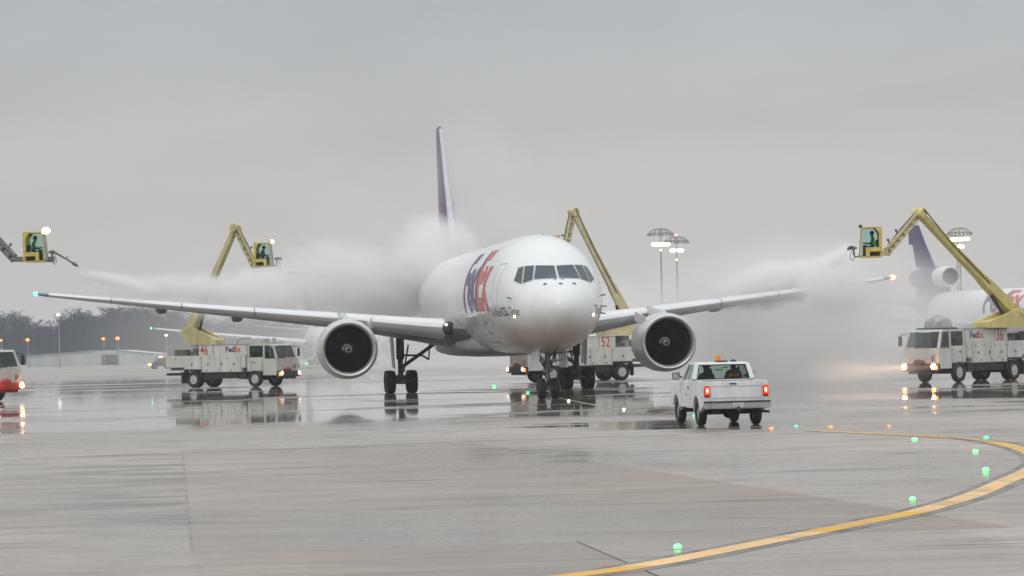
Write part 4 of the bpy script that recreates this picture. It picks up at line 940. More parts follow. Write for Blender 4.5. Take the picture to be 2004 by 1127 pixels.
# truck 46, left of the jet, heading right and towards the viewer
y46 = R(-32.5); P = ground(380, 758.5); O46 = Vector((P.x, P.y, 0)) - Matrix.Rotation(y46, 3, 'Z') @ Vector((0, -1.1, 0))
pv = O46 + Matrix.Rotation(y46, 3, 'Z') @ Vector((-1.05, 0, 0)); pvp = at(364, 645, pv.y)
pvw = Vector((pv.x, pv.y, pvp.z)); kw = at(461, 446, pv.y - 2.6); ww = at(497, 520, pv.y - 3.6); bw = at(518, 522, pv.y - 4.0)
t46, B46 = deicer(O46, y46, '46', 'white deicing truck numbered 46 beside the left wing, its boom raised above the spray', pvw, kw, ww, bw, R(-8), emit('basket_halogen', (0, 0, 0), 0), DIM, low_col=mat('boom_straw', (0.62, 0.55, 0.27), .45, vary=.35, scale=1.6, streak=True), up_col=mat('boom_straw', (0, 0, 0)))
person(seat_of(B46), R(-8), mat('vest_dull', (.05, .07, .06), .8), 'operator in dark clothes inside the basket of truck 46', lean=.15)
pc = O46 + Matrix.Rotation(y46, 3, 'Z') @ Vector((5.0, -.55, 1.55)); person(pc, y46, GREENV, 'driver in green vest behind the windshield of truck 46')

# truck 36, right, heading left and towards the viewer
y36 = math.atan2(-.725, -.689); P = ground(1876, 748); r36 = Matrix.Rotation(y36, 3, 'Z'); O36 = Vector((P.x, P.y, 0)) - r36 @ Vector((4.9, 1.02, 0))
pv = O36 + r36 @ Vector((.3, 0, 0)); pvp = at(1985, 612, pv.y); pvw = Vector((pvp.x, pv.y, pvp.z))
kw = at(1799, 418, pv.y - 4.0); ww = at(1735, 494, pv.y - 6.0); bw = at(1702, 504, pv.y - 6.6)
t36, B36 = deicer(O36, y36, '36', 'white deicing truck numbered 36 with lit headlights in front of the purple tailed freighter', pvw, kw, ww, bw, R(178), None, LAMP_HOT, roof='cover', wl=3.1, low_col=mat('boom_yellow_pale', (0.74, 0.62, 0.24), .42, vary=.25, scale=1.8, streak=True), up_col=PALEY())
person(seat_of(B36), R(178), GREENV, 'operator in green vest inside the basket of truck 36')
for s in (-1, 1):
    ld = bpy.data.lights.new('headlight_beam', 'SPOT'); ld.energy = 3800; ld.spot_size = R(15); ld.spot_blend = .6; ld.color = (1.0, .55, .26); ld.shadow_soft_size = .08
    lo = bpy.data.objects.new('headlight_beam', ld); COL.objects.link(lo); lo.parent = t36; lo.location = (7.0, s * .88, .84); lo.rotation_euler = (R(88.5), 0, R(-90 - 14))

# truck 52, behind the nose, heading left and a little towards the viewer
y52 = R(180 + 30); P = ground(1217, 744); r52 = Matrix.Rotation(y52, 3, 'Z'); O52 = Vector((P.x, P.y, 0)) - r52 @ Vector((0, 1.08, 0))
pv = O52 + r52 @ Vector((-.7, 0, 0)); pvp = at(1238, 640, pv.y); pvw = Vector((pvp.x, pv.y, pvp.z))
kw = at(1122, 415, pv.y - 1.0); ww = at(1106, 494, pv.y - 1.4); bw = at(1078, 510, pv.y - 1.6)
t52, B52 = deicer(O52, y52, '52', 'white deicing truck numbered 52 half hidden behind the jet nose', pvw, kw, ww, bw, R(180), None, emit('dim_lamp', (0, 0, 0), 0), low_col=PALEY(), up_col=PALEY())

# truck at the left frame edge, only its front showing
yL = math.atan2(-.57, .82); rL = Matrix.Rotation(yL, 3, 'Z'); P = at(46, 752, 142.0); OL = P - rL @ Vector((6.9, .98, .84)); OL.z = 0
pv = OL + rL @ Vector((-.5, 0, 0)); pvw = Vector((pv.x, pv.y, 3.5)); kw = at(-75, 398, 140); ww = at(28, 507, 138.0); bw = at(72, 513, 137.5)
tL, BL = deicer(OL, yL, '45', 'red and white deicing truck cut by the frame edge beside the left wing tip', pvw, kw, ww, bw, R(-4), emit('basket_halogen', (0, 0, 0), 0), LAMP_HOT, nozzle_long=True, red_front=True, low_col=mat('boom_grey', (.2, .2, .2), .5, vary=.3), up_col=mat('boom_grey', (0, 0, 0)))
person(seat_of(BL), R(-4), GREENV, 'operator in green vest inside the lit basket over the left wing tip', lean=.1)

# ------------------------------------------------------------------ pickup
def build_pickup(loc, yaw):
    root = empty('pickup_truck', loc, yaw, label='white pickup truck driving away towards the jet with red tail lights lit', cat='pickup truck')
    WP = mat('pickup_white', (.82, .84, .86), .27, vary=.16, scale=2.6, streak=True, coat=.3); D = DARK()
    def arch(cx, r, n=9): return [(cx + r * math.cos(math.pi * k / n), .40 + r * math.sin(math.pi * k / n) * 1.02) for k in range(n + 1)]
    # lower body side, arches cut out; x forward, rear axle at 0
    for s in (-1, 1):
        y0, y1 = sorted((s * .985, s * .86))
        rear = arch(0, .47); prof = [(.60, .52), (.60, 1.34), (-1.16, 1.34), (-1.18, .72), (-1.10, .60)] + [p for p in rear[::-1]] + [(.5, .52)]
        q = MB(); q.prism(prof, y0, y1); q.build('bed_side', WP, root, bevel=.025)
        fa = arch(3.02, .47); prof = [(2.42, .52), (.62, .52), (.62, 1.30), (2.35, 1.30), (2.9, 1.22), (3.75, 1.12), (3.88, 1.0), (3.9, .6), (3.6, .55)] + fa[1:]
        q = MB(); q.prism(prof, y0, y1); fd = q.build('cab_side', WP, root, bevel=.025)
        for xs_ in (.84, 2.2):
            q = MB(); q.box(xs_, xs_ + .015, s * .986 - .004, s * .986 + .004, .6, 1.3); q.build('door_seam', mat('seam_grey', (0, 0, 0)), fd)
        q = MB(); q.box(1.0, 1.18, s * .99 - .012, s * .99 + .012, 1.10, 1.15); q.build('door_handle', D, fd)
        q = MB(); q.box(-1.15, .60, min(s * .987, s * .993), max(s * .987, s * .993), 1.06, 1.10); q.box(.62, 2.6, min(s * .987, s * .993), max(s * .987, s * .993), 1.06, 1.10); q.build('side_crease', WP, fd)
        place_text('door_emblem', 'o', mat('emblem_dark', (.25, .25, .25), .5), fd, (1.45 if s > 0 else 1.4, s * .993, .86), (-s, 0, 0), (0, 0, 1), .22, .02)
        # mirror
        q = MB(); q.beam((2.05, s * .95, 1.42), (2.02, s * 1.10, 1.47), .04, .05); q.box(1.95, 2.05, s * 1.17 - .12, s * 1.17 + .12, 1.36, 1.58); q.build('door_mirror', mat('mirror_grey', (.13, .13, .13), .4), root, bevel=.02)
        q = MB(); q.box(1.945, 1.949, s * 1.17 - .10, s * 1.17 + .10, 1.385, 1.555); q.build('mirror_glass', mat('mirror_silver', (.6, .6, .6), .08, .9), root)
        for cx in (0, 3.02): wheel(root, (cx, s * .84, .39), .39, .25, 'y', mat('pickup_rim', (.4, .4, .4), .4, .4))
    # bed: floor, front wall, inner walls
    q = MB(); q.box(-1.12, .58, -.86, .86, .78, .84); q.box(.52, .60, -.92, .92, .8, 1.34); q.build('bed_floor', mat('bed_grey', (.4, .4, .4), .6), root)
    q = MB(); q.box(-1.19, -1.11, -.77, .77, .72, 1.335); tg = q.build('tailgate', WP, root, bevel=.02)
    q = MB(); q.box(-1.203, -1.19, -.74, .74, 1.185, 1.20); q.box(-1.203, -1.19, -.74, .74, .84, .855); q.build('tailgate_crease_shade', mat('crease_shade', (.55, .55, .56), .35), tg)
    q = MB(); q.box(-1.21, -1.19, .0, .20, 1.235, 1.275); q.build('tailgate_handle', D, tg)
    for s in (-1, 1):
        q = MB(); q.box(-1.18, -1.10, min(s * .775, s * .96), max(s * .775, s * .96), .66, 1.335); q.build('corner_post', WP, root, bevel=.02)
        q = MB(); q.box(-1.215, -1.12, min(s * .80, s * .972), max(s * .80, s * .972), .86, 1.20); tl = q.build('tail_light', mat('lens_red', (.45, .02, .02), .2), root, bevel=.02)
        q = MB(); q.ball((-1.208, s * .885, 1.06), .062, 12, sq=(.35, .72, 1.35)); q.build('brake_lamp', emit('brake_red', (1.0, .34, .12), 5), tl)
        q = MB(); q.box(-1.219, -1.21, min(s * .815, s * .96), max(s * .815, s * .96), .94, 1.18); q.build('glow_lens', emit('lens_glow', (1.0, .035, .04), 1.2), tl)
    # rear bumper
    q = MB(); q.box(-1.36, -1.16, -1.0, 1.0, .52, .70); bp = q.build('rear_bumper', mat('chrome', (.5, .5, .5), .25, .7, vary=.2, scale=3), root, bevel=.03)
    q = MB(); q.box(-1.365, -1.15, -.99, .99, .70, .745); q.build('step_pad', BLACK(), bp)
    q = MB(); q.box(-1.375, -1.355, -.18, .18, .56, .70); q.build('plate_recess', mat('plate_white', (.55, .56, .56), .4), bp)
    q = MB(); q.box(-1.5, -1.30, -.05, .05, .44, .52); q.ball((-1.46, 0, .56), .035, 8); q.build('tow_hitch', D, bp)
    # underbody, axle, exhaust
    q = MB(); q.box(-1.1, 3.6, -.5, .5, .48, .62); q.tube([(0, -.8, .39), (0, .8, .39)], .07, 8); q.ball((0, .0, .37), .17, 10); q.tube([(3.02, -.8, .39), (3.02, .8, .39)], .06, 8); q.ball((3.02, .2, .37), .15, 10)
    q.tube([(-.3, -.62, .5), (-.9, -.7, .42), (-1.05, -1.02, .40)], .04, 8); q.box(-.6, .5, .35, .6, .36, .5); q.box(.6, 1.8, -.55, -.1, .34, .5); q.build('underbody', D, root)
    # bonnet and front
    q = MB(); q.prism([(2.33, 1.0), (2.33, 1.30), (2.9, 1.235), (3.75, 1.12), (3.86, 1.0), (3.86, .6), (2.33, .6)], -.86, .86); q.build('bonnet', WP, root, bevel=.03)
    # cab shell: floor, roof, pillars, glass
    q = MB(); q.box(.62, 2.35, -.86, .86, .52, .60); q.box(.60, .68, -.90, .90, .6, 1.36)
    A = {'rl': (.64, .90, 1.35), 'fl': (2.38, .90, 1.30), 'rlt': (.78, .775, 1.83), 'flt': (1.90, .76, 1.83)}
    for s in (-1, 1):
        m_ = lambda k: Vector((A[k][0], s * A[k][1], A[k][2]))
        q.beam(m_('rl'), m_('rlt'), .22, .14, .16, .12, up=(0, 1, 0)); q.beam(m_('fl'), m_('flt'), .08, .08); q.beam(m_('rlt'), m_('flt'), .10, .08); q.beam(m_('rl'), m_('fl'), .10, .08)
        q.beam(Vector((.98, s * .90, 1.33)), Vector((1.02, s * .75, 1.83)), .07, .06)
    q.loft([[(.72, -.80, 1.80), (2.0, -.80, 1.80), (2.0, .80, 1.80), (.72, .80, 1.80)], [(.76, -.76, 1.86), (1.94, -.76, 1.86), (1.94, .76, 1.86), (.76, .76, 1.86)], [(.86, -.62, 1.885), (1.84, -.62, 1.885), (1.84, .62, 1.885), (.86, .62, 1.885)]])
    cb = q.build('cab', WP, root, bevel=.015)
    gl = glass('pickup_glass', (.76, .88, .82), .09)
    q = MB(); q.add([(.66, -.78, 1.38), (.66, .78, 1.38), (.755, .70, 1.79), (.755, -.70, 1.79)], [(0, 1, 2, 3)]); rg = q.build('rear_window', gl, cb, smooth=False)
    q = MB(); P4 = [(.645, -.80, 1.36), (.645, .80, 1.36), (.75, .72, 1.80), (.75, -.72, 1.80)]
    for i in range(4): q.beam(P4[i], P4[(i + 1) % 4], .035, .04)
    q.build('window_seal', BLACK(), rg)
    q = MB(); q.box(.745, .755, -.18, -.02, 1.70, 1.735); q.box(.72, .73, -.02, .24, 1.63, 1.675); q.build('window_sticker', mat('sticker_dark', (.10, .13, .12), .6), rg)
    q = MB(); q.add([(2.40, -.84, 1.34), (2.40, .84, 1.34), (1.94, .70, 1.80), (1.94, -.70, 1.80)], [(0, 1, 2, 3)]); q.build('windshield', gl, cb, smooth=False)
    for s in (-1, 1):
        q = MB(); q.add([(1.04, s * .885, 1.36), (2.28, s * .885, 1.33), (1.88, s * .755, 1.79), (1.06, s * .755, 1.79)], [(0, 1, 2, 3)]); q.build('side_window', gl, cb, smooth=False)
    sm = mat('seat_dark', (0, 0, 0))
    for s in (-1, 1):
        q = MB(); q.box(.95, 1.5, s * .42 - .26, s * .42 + .26, .85, .98); q.hexa([(.80, s * .42 - .25, .95), (.94, s * .42 - .25, .95), (.94, s * .42 + .25, .95), (.80, s * .42 + .25, .95), (.78, s * .42 - .15, 1.46), (.90, s * .42 - .15, 1.46), (.90, s * .42 + .15, 1.46), (.78, s * .42 + .15, 1.46)]); q.box(.80, .90, s * .42 - .13, s * .42 + .13, 1.52, 1.70); q.build('seat', sm, cb, bevel=.03)
    q = MB(); q.box(2.0, 2.35, -.8, .8, 1.1, 1.36); q.build('dashboard', sm, cb)
    q = MB(); q.box(.86, 1.10, -.2, .14, 1.885, 1.925); q.build('beacon_base', BLACK(), root)
    q = MB(); q.lathe([(1.92, .085), (2.07, .08), (2.09, .05), (2.09, .003)], o=(.98, .06, 0), axis='z', n=16); q.build('beacon', emit('beacon_amber', (.80, .28, .02), .40), root)
    q = MB(); q.lathe([(1.95, .045), (2.05, .045)], o=(.98, .06, 0), axis='z', n=10, cap=True); q.build('beacon_reflector', D, root)
    return root
yP = R(90 + 8.0); rP = Matrix.Rotation(yP, 3, 'Z'); P = at(1443, 832, 81.0)
OP = Vector((P.x, P.y, 0)) - rP @ Vector((-1.2, 0, 0)); OP.z = 0
pk = build_pickup(OP, yP)
person(OP + rP @ Vector((1.05, -.42, 1.10)), yP, mat('vest_orange', (.90, .17, .04), .7), 'passenger in orange vest seen through the pickup rear window', lean=-.08)
person(OP + rP @ Vector((1.06, .42, 1.03)), yP, None, 'driver in dark clothes seen through the pickup rear window', lean=-.08)

# ------------------------------------------------------------------ lights set in the pavement
def pav_light(px, py, col, r, label, group, z=None):
    p = ground(px, py); e_ = empty('pavement_light', p, 0, label=label, cat='taxiway light', group=group)
    q = MB(); q.lathe([(0.0, max(.17, r * 1.9)), (.008, max(.165, r * 1.85)), (.012, r * 1.1), (.012, .002)], axis='z', n=20); q.build('housing', mat('light_housing', (.3, .3, .3), .4, .2), e_)
    q = MB(); q.ball((0, 0, .012 + r * .4), r, 14, sq=(1, 1, .62)); q.build('lens', col, e_)
    return e_
GRN = emit('taxi_green', (.06, 1.0, .10), 8); TEAL = emit('taxi_teal', (.05, 1.0, .30), 3.2); ORG = emit('taxi_orange', (1.0, .16, .05), 4); WHT = emit('taxi_white', (.9, 1.0, .95), 3)
gg = 'green taxiway lights in the pavement'
for px, py, c, r, lab in ((1326, 1074, GRN, .05, 'largest bright green pavement light just above the yellow line'), (1786, 980, GRN, .05, 'flat green light inside the yellow curve, above its thick lower arm'), (1929, 922, GRN, .062, 'bright green light nearest the bend of the yellow curve'), (1909, 886, GRN, .062, 'green light just under the upper arm of the yellow curve'), (1790, 863, GRN, .07, 'green light under the thin far end of the yellow curve'), (1930, 859, TEAL, .06, 'teal green light outside the upper arm of the yellow curve'), (1558, 836, TEAL, .05, 'small teal light between two orange lights right of the pickup'), (1360, 815, TEAL, .07, 'small teal light under the pickup between its left wheels'), (967, 757, GRN, .08, 'green light beyond the nose wheels near the main gear'), (1033, 769, TEAL, .07, 'teal light just left of the nose wheels'), (600, 713, TEAL, .26, 'distant green light under the far jet engine')):
    pav_light(px, py, c, r, lab, gg)
for px, py, r, lab in ((1510, 841, .06, 'orange light behind the pickup right wheel'), (1626, 838, .06, 'middle orange light where the yellow curve begins'), (1740, 836, .05, 'orange light farthest from the pickup')):
    pav_light(px, py, ORG, r, lab, 'orange pavement lights right of the pickup')
for px, py, lab in ((1113, 785, 'white pavement light right of the nose wheels'), (1221, 802, 'white pavement light between nose wheels and pickup')):
    pav_light(px, py, WHT, .055, lab, 'white pavement lights near the nose gear')

# ------------------------------------------------------------------ apron light masts with umbrella heads
FLOOD = emit('flood_lamp', (1.0, .80, .45), 10)
def mast(px, py_lamp, Y, label, wide, red=False, h_umb=3.0, Rb=2.4):
    p = at(px, py_lamp, Y); g0 = gz(Y); hl = p.z - g0
    o = empty('light_mast', (p.x, Y, g0), 0, label=label, cat='light mast', group='tall apron light masts')
    P_ = mat('mast_grey', (.32, .32, .325), .5)
    q = MB(); q.tube([(0, 0, 0), (0, 0, hl + h_umb)], [.26, .12], 12); q.build('pole', P_, o)
    q = MB(); zt = hl + h_umb
    for k in range(18):
        a = 2 * math.pi * k / 18; pts = []
        for t in (0, .35, .7, .9, 1.0): pts.append((Rb * t * math.cos(a), Rb * t * math.sin(a), zt + .12 - 1.0 * t ** 3))
        q.tube(pts, .055, 5)
        q.box(Rb * math.cos(a) - .16, Rb * math.cos(a) + .16, Rb * math.sin(a) - .16, Rb * math.sin(a) + .16, zt - 1.3, zt - .8)
    for rr, zz in ((Rb * .62, zt - .1), (Rb * .95, zt - .74)):
        q.tube([(rr * math.cos(2 * math.pi * k / 24), rr * math.sin(2 * math.pi * k / 24), zz) for k in range(25)], .06, 5)
    q.build('umbrella_ring', P_, o)
    q = MB(); q.box(-wide, wide, -.3, .3, hl - .15, hl - .05); q.build('lamp_bar', P_, o)
    n = 6
    for k in range(n):
        x = -wide + 2 * wide * k / (n - 1)
        if wide < 1.2 and k in (2, 3): continue
        q = MB(); q.ball((x, -.25, hl), .42, 10, sq=(1.15, .6, .8)); q.build('flood_light', FLOOD, o)
    q = MB(); q.ball((0, -.3, hl - 1.1 if wide > 1.2 else hl - 1.9), .16, 8); q.build('marker_light', FLOOD, o)
    if red:
        q = MB(); q.ball((0, 0, hl + h_umb + .35), .32, 10); q.build('obstruction_light', emit('obstruction_red', (1.0, .2, .17), 3.5), o)
mast(1293, 478, 520, 'lamp mast with wide bright lamp bar and umbrella head, nearer the jet nose', 1.35, h_umb=2.9)
mast(1324, 490, 545, 'lamp mast with a red light on top and two lamps', .95, red=True, h_umb=2.7)
mast(1878, 468, 500, 'lamp mast above the purple tail, its wide lamps higher', 1.35, h_umb=2.0, Rb=2.2)
mast(1873, 483, 560, 'lamp mast above the purple tail, its lamps lower', .95, h_umb=2.3, Rb=2.1)

# ------------------------------------------------------------------ far left: woods, hangar, lamps, vehicle
def woods():
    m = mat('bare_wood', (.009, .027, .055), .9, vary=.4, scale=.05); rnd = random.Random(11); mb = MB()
    def stick(a, b_, r0, r1):
        a, b_ = Vector(a), Vector(b_); d = (b_ - a); u = Vector((-d.z, 0, d.x)); u = u.normalized() if u.length > 1e-5 else Vector((1, 0, 0))
        mb.add([a - u * r0, a + u * r0, b_ + u * r1, b_ - u * r1], [(0, 1, 2, 3)])
        v = Vector((0, 1, 0)); mb.add([a - v * r0, a + v * r0, b_ + v * r1, b_ - v * r1], [(0, 1, 2, 3)])
    for i in range(420):
        Y = rnd.choice((900, 930, 960, 990, 1010)) + rnd.uniform(-12, 12); px = rnd.uniform(-60, 900)
        x = at(px, 690, Y).x
        prof = 616 + 20 * math.exp(-((px - 20) / 90) ** 2) * 0 - 10 * math.exp(-((px - 250) / 130) ** 2) + (10 if 40 < px < 120 else 0)
        top_z = at(px, prof + rnd.uniform(-6, 22) + (px > 420) * 12, Y).z
        base = gz(Y) - .5; h = max(5, top_z - base); lean = rnd.uniform(-.4, .4)
        stick((x, Y, base), (x + lean, Y, base + h * .55), .22, .12); stick((x + lean, Y, base + h * .55), (x + lean * 1.3, Y, base + h), .12, .03)
        for k in range(26):
            t = rnd.uniform(.25, .95); z0 = base + h * t; ln = h * (.42 - .25 * t) * rnd.uniform(.6, 1.2); a = rnd.uniform(0, 6.28); s_ = Vector((math.cos(a), math.sin(a) * .6, rnd.uniform(.5, 1.3))).normalized()
            p0 = Vector((x + lean * t, Y, z0)); p1 = p0 + s_ * ln; p1.z = min(p1.z, base + h * 1.02); stick(p0, p1, .075, .03)
            for _ in range(6):
                u = rnd.uniform(.3, 1); q0 = p0.lerp(p1, u); a2 = rnd.uniform(0, 6.28); q1 = q0 + Vector((math.cos(a2), math.sin(a2) * .5, rnd.uniform(.2, 1.4))).normalized() * ln * rnd.uniform(.2, .5); q1.z = min(q1.z, base + h * 1.03); stick(q0, q1, .05, .025)
    # undergrowth thickets at the foot
    for i in range(2600):
        Y = rnd.uniform(880, 1015); px = rnd.uniform(-60, 900); p = at(px, 700, Y); b0 = Vector((p.x, Y, gz(Y) - .3)); a = rnd.uniform(0, 6.28)
        stick(b0, b0 + Vector((math.cos(a) * 1.3, 0, rnd.uniform(2, 7))), .16, .04)
    o = mb.build('woods', m, smooth=False); tag(o, 'bare grey winter woods behind the hangar far left', 'woods', kind='stuff')
    # wooded rise behind the trees
    mb = MB(); rows = []
    rnd = random.Random(5)
    for j, (Y, f_) in enumerate(((1018, 0.0), (1030, .6), (1050, .85), (1100, 1.0), (1400, .9))):
        rows.append([])
        for i in range(60):
            px = -120 + i * 20; p = at(px, 700, Y)
            hh = 13.2 + 2.6 * math.exp(-((px - 250) / 150) ** 2) + rnd.uniform(-.5, .5); rows[-1].append((p.x, Y, gz(Y) - .3 + hh * f_ * (1 if px < 500 else max(.35, 1 - (px - 500) / 500))))
    n = 60; mb.add([v for r in rows for v in r], [(j * n + i, j * n + i + 1, (j + 1) * n + i + 1, (j + 1) * n + i) for j in range(len(rows) - 1) for i in range(n - 1)])
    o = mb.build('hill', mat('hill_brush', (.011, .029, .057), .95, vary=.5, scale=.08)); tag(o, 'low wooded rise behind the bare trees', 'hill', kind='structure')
woods()
def hangar():
    Y = 700.0; g0 = gz(Y); x0, x1, xp = at(52, 700, Y).x, at(300, 700, Y).x, at(215, 700, Y).x
    o = empty('hangar', (xp, Y, g0), 0, label='low pale hangar with brown door in front of the woods', cat='building')
    mw = mat('hangar_white', (.52, .56, .58), .6, vary=.15, scale=.3, streak=True)
    zl, zp, zr = at(52, 697, Y).z - g0, at(200, 686, Y).z - g0, at(300, 692, Y).z - g0
    q = MB(); q.prism([(x0 - xp, 0), (x1 - xp, 0), (x1 - xp, zr), (xp - xp + 1.5, zp), (at(185, 700, Y).x - xp, zp), (x0 - xp, zl)], 0, 30); w = q.build('wall', mw, o)
    q = MB(); q.beam((x0 - xp - .3, -.1, zl + .05), (at(185, 700, Y).x - xp, -.1, zp + .05), .5, .16); q.beam((1.5, -.1, zp + .05), (x1 - xp + .3, -.1, zr + .05), .5, .16); q.build('roof_edge', mat('hangar_trim', (.42, .45, .47), .5), o)
    d0, d1 = at(199, 700, Y).x - xp, at(232, 700, Y).x - xp; dz = at(215, 694, Y).z - g0
    q = MB(); q.box(d0, d1, -.06, .02, .05, dz); q.build('door', mat('hangar_door', (.17, .155, .145), .7), o); q = MB(); q.box(d0 - .25, d1 + .25, -.10, 0, dz, dz + .18); q.build('door_lintel', mat('hangar_trim', (0, 0, 0)), o)
    q = MB()
    for px in (60, 75, 90, 110, 127, 140): xx = at(px, 700, Y).x - xp; q.box(xx - .04, xx + .04, -.05, 0, 0.1, zl)
    q.build('downpipe', mat('hangar_trim', (0, 0, 0)), o)
hangar()
def street_lamp(px, py, Y, col, label, r, double=False):
    p = at(px, py, Y); g0 = gz(Y); o = empty('street_lamp', (p.x, Y, g0), 0, label=label, cat='street lamp', group='street lamps before the far woods'); h = p.z - g0
    q = MB(); q.tube([(0, 0, 0), (0, 0, h)], [.16, .09], 8); q.tube([(0, 0, h), (0, -.7, h + .15)], .05, 6); q.build('pole', mat('mast_grey', (0, 0, 0)), o)
    q = MB(); q.ball((0, -.8, h), r, 10, sq=(1.1, 1, .8)); q.build('lamp_head', col, o)
SOD = emit('sodium', (1.0, .30, .05), 2.6); COOL = emit('cool_street', (.9, .95, 1.0), 3)
for px, py, c, r, lab in ((55, 665, SOD, .46, 'orange street lamp above the truck at the left frame edge'), (203, 663, SOD, .40, 'orange street lamp over the hangar door, the left one of the pair'), (231, 662, SOD, .5, 'orange street lamp over the hangar door, the right one of the pair'), (3, 666, SOD, .34, 'orange street lamp cut by the left frame edge'), (115, 616, COOL, .40, 'tall white lamp rising above the tree tops left'), (326, 656, COOL, .32, 'small white lamp above the wing light of the far freighter')):
    street_lamp(px, py, 680 if c is SOD else 620, c, lab, r)
def far_cart(px, py, Y):
    p = at(px, py, Y); o = empty('service_cart', (p.x, Y, gz(Y)), R(200), label='small dark service vehicle with red and orange lights, far left behind truck 46', cat='vehicle'); D = DARK()
    q = MB(); q.prism([(-1.7, .45), (1.8, .45), (1.8, 1.0), (1.0, 1.15), (.5, 1.8), (-1.0, 1.8), (-1.7, 1.2)], -.85, .85); q.build('body', mat('cart_dark', (.12, .11, .11), .5), o, bevel=.08)
    for x in (-1.1, 1.1):
        for s in (-1, 1): wheel(o, (x, s * .78, .36), .36, .22, 'y')
    for s, c in ((-1, emit('cart_orange', (1, .36, .10), 4)), (1, emit('cart_orange', (0, 0, 0), 0))):
        q = MB(); q.ball((1.85, s * .6, .75), .22, 10); q.build('headlight', c, o)
    q = MB(); q.ball((-.2, -.3, 1.95), .24, 10); q.build('beacon', emit('cart_red', (1, .2, .12), 4), o)
    q = MB(); q.ball((.3, .5, 1.9), .18, 10); q.build('marker_lamp', emit('cart_white', (1, .8, .62), 3), o)
far_cart(315, 706, 450)

# ------------------------------------------------------------------ spray and mist
def mist(name, centre, radii, dens, nscale, thr, label, rz=0.0, tilt=0.0, soft=1.0, col=(.995, .992, .988), seed=0.0, stretch=(1, 1, 1), aniso=0.0, flat=False, amp=1.6):
    bm = bmesh.new(); bmesh.ops.create_icosphere(bm, subdivisions=3, radius=1.0); me = bpy.data.meshes.new(name)
    if flat:
        for v in bm.verts: v.co.z = max(v.co.z, -.35)
    bm.to_mesh(me); bm.free()
    o = bpy.data.objects.new(name, me); COL.objects.link(o); o.location = centre; o.scale = radii; o.rotation_euler = (0, tilt, rz)
    m = bpy.data.materials.new(name); m.use_nodes = True; nt = m.node_tree; nt.nodes.clear()
    ou = N(nt, 'ShaderNodeOutputMaterial'); pv_ = N(nt, 'ShaderNodeVolumePrincipled'); pv_.inputs['Color'].default_value = (*col, 1); pv_.inputs['Anisotropy'].default_value = aniso
    tc = N(nt, 'ShaderNodeTexCoord'); ln = N(nt, 'ShaderNodeVectorMath', operation='LENGTH'); L(nt, tc.outputs['Object'], ln.inputs[0])
    g = N(nt, 'ShaderNodeNewGeometry'); mp = N(nt, 'ShaderNodeMapping'); mp.inputs['Location'].default_value = (seed, seed * .7, seed * 1.3); mp.inputs['Scale'].default_value = stretch; L(nt, g.outputs['Position'], mp.inputs[0])
    ns = N(nt, 'ShaderNodeTexNoise', i_Scale=nscale, i_Detail=6.0, i_Roughness=.58, i_Distortion=.5); L(nt, mp.outputs[0], ns.inputs['Vector'])
    v = M(nt, 'ADD', M(nt, 'SUBTRACT', 1.0, ln.outputs['Value']), M(nt, 'MULTIPLY', M(nt, 'SUBTRACT', ns.outputs[0], .5 + thr), amp))
    fall = N(nt, 'ShaderNodeMapRange', interpolation_type='SMOOTHSTEP'); L(nt, v, fall.inputs[0]); fall.inputs[1].default_value = 0.0; fall.inputs[2].default_value = soft
    edge = N(nt, 'ShaderNodeMapRange', interpolation_type='SMOOTHSTEP'); L(nt, ln.outputs['Value'], edge.inputs[0]); edge.inputs[1].default_value = .98; edge.inputs[2].default_value = .7; edge.inputs[3].default_value = 0; edge.inputs[4].default_value = 1
    L(nt, M(nt, 'MULTIPLY', M(nt, 'MULTIPLY', fall.outputs[0], edge.outputs[0]), dens), pv_.inputs['Density']); L(nt, pv_.outputs[0], ou.inputs['Volume'])
    me.materials.append(m); tag(o, label, 'mist', kind='stuff')
    return o
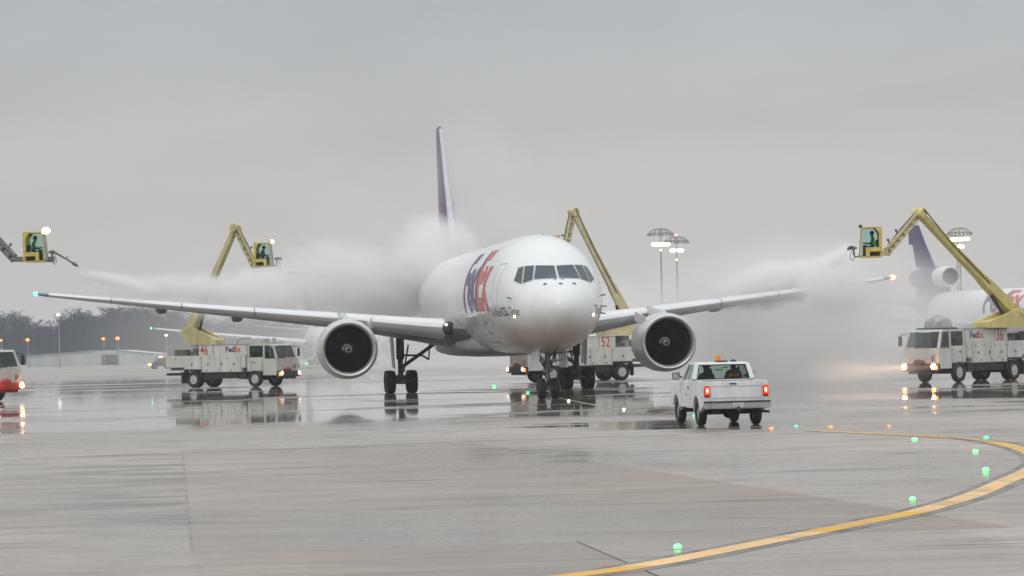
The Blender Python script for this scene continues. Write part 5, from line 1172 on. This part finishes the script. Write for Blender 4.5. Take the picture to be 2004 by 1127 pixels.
# over the left wing: the sheet blown in from the nozzle at the wing tip, then the thick bank in front of truck 46 and the body
def mp_(px, py, Y, sx, sy, sz): return (at(px, py, Y), (sx, sy, sz))
for name, (c_, r_), d_, ns_, th_, lab, kw_ in (
    ('spray_cloud', mp_(650, 535, 156, 4.6, 5, 2.7), .50, .70, .03, 'thick white spray rolling over the left wing root', dict(soft=1.1, seed=3, amp=2.0)),
    ('spray_puff', mp_(770, 565, 158, 4.0, 5, 2.3), .42, .70, .04, 'softer white spray between the left wing and the body', dict(soft=1.1, seed=6, amp=1.9)),
    ('spray_sheet', mp_(500, 580, 157, 6.6, 5, 2.1), .62, .75, .02, 'white spray boiling above the middle of the left wing', dict(soft=.8, seed=9, amp=2.2)),
    ('spray_jet', mp_(345, 563, 150, 6.8, 2.2, 1.0), .9, .8, .02, 'thin spray blown along the outer left wing', dict(soft=.8, seed=14, tilt=R(4.5), stretch=(.35, 1, 1), amp=1.8)),
    ('nozzle_jet', mp_(225, 549, 144, 2.9, .6, .46), 3.0, 1.2, -.1, 'narrow jet leaving the nozzle by the left wing tip', dict(soft=.9, seed=4, tilt=R(13), stretch=(.25, 1, 1), amp=1.0)),
    ('tail_mist', mp_(852, 505, 157, 3.4, 5, 3.2), .9, .45, .0, 'soft mist hiding the foot of the tail fin', dict(soft=1.0, seed=21, amp=1.8)),
    ('body_mist', mp_(730, 560, 164, 5.6, 6, 3.4), .55, .35, -.03, 'soft mist drifting beside the rear of the jet', dict(soft=.9, seed=27, amp=1.4)),
    ('fin_mist', mp_(940, 350, 163, 4.4, 5, 5.2), .13, .30, -.02, 'thin veil drifting off the top of the tail fin', dict(soft=1.1, seed=33, tilt=R(-14), amp=1.1)),
    ('crown_mist', mp_(970, 450, 178, 6, 7, 3.2), .14, .40, .0, 'pale mist drifting behind the jet crown', dict(soft=.9, seed=39, amp=1.6)),
    ('wing_spray', mp_(1520, 556, 151, 4.4, 4.0, 1.6), 3.4, .85, .05, 'white spray bursting over the right wing', dict(soft=.8, seed=70, tilt=R(-10), amp=2.4)),
    ('wing_cloud', mp_(1632, 568, 143, 2.5, 3.0, 1.6), 1.0, .7, -.05, 'grey white cloud wrapping the outer right wing', dict(soft=.9, seed=77, amp=1.6)),
    ('tip_spray', mp_(1625, 527, 144, 2.6, 2.5, 1.35), 1.9, .9, .04, 'white plume below the basket of truck 36', dict(soft=.8, seed=75, tilt=R(-28), amp=2.4)),
    ('right_nozzle_jet', mp_(1642, 508, 138, .9, .4, .36), 2.5, 1.2, -.1, 'narrow jet leaving the nozzle of truck 36', dict(soft=.9, seed=5, tilt=R(-35), stretch=(.4, 1, 1), amp=1.0)),
    ('lamp_mist', mp_(1690, 728, 134, 3.4, 4.0, 1.3), .10, .6, -.1, 'low mist lit by the headlights of truck 36', dict(soft=.9, seed=88, amp=1.0)),
):
    mist(name, c_, r_, d_, ns_, th_, lab, **kw_)
p = at(560, 660, 235); mist('low_mist', (p.x, 235, 3.0), (20, 45, 6.5), .012, .10, -.1, 'low mist lying behind the left wing', soft=.9, seed=51, flat=True, amp=.9)
p = at(1010, 700, 260); mist('drift_mist', (p.x, 262, 2.6), (26, 60, 7.5), .030, .08, -.1, 'low mist lying beyond the jet nose', soft=.9, seed=61, flat=True, amp=.9)
p = at(1575, 650, 155); mist('curtain_mist', (p.x, 154, 2.4), (10.8, 26, 7.0), .09, .25, -.06, 'grey curtain of mist falling from the right wing to the ground', soft=.9, seed=82, flat=True, amp=1.4)
p = at(1560, 680, 250); mist('back_mist', (p.x, 255, 3.2), (25, 55, 9), .022, .07, -.1, 'wide bank of mist between the right wing and the far freighter', soft=.9, seed=91, flat=True, amp=.9)

# ------------------------------------------------------------------ haze
q = MB(); q.box(-1500, 1500, -80, 1660, -6.0, 42.0)
hm = bpy.data.materials.new('haze_air'); hm.use_nodes = True; nt = hm.node_tree; nt.nodes.clear()
ou = N(nt, 'ShaderNodeOutputMaterial'); hv = N(nt, 'ShaderNodeVolumePrincipled'); hv.inputs['Color'].default_value = (.90, .95, 1.0, 1); hv.inputs['Density'].default_value = 0.00029; hv.inputs['Anisotropy'].default_value = .2
L(nt, hv.outputs[0], ou.inputs['Volume']); hm.cycles.homogeneous_volume = True
hz = q.build('haze', hm, smooth=False); tag(hz, 'damp grey air over the whole airfield', 'haze', kind='stuff')
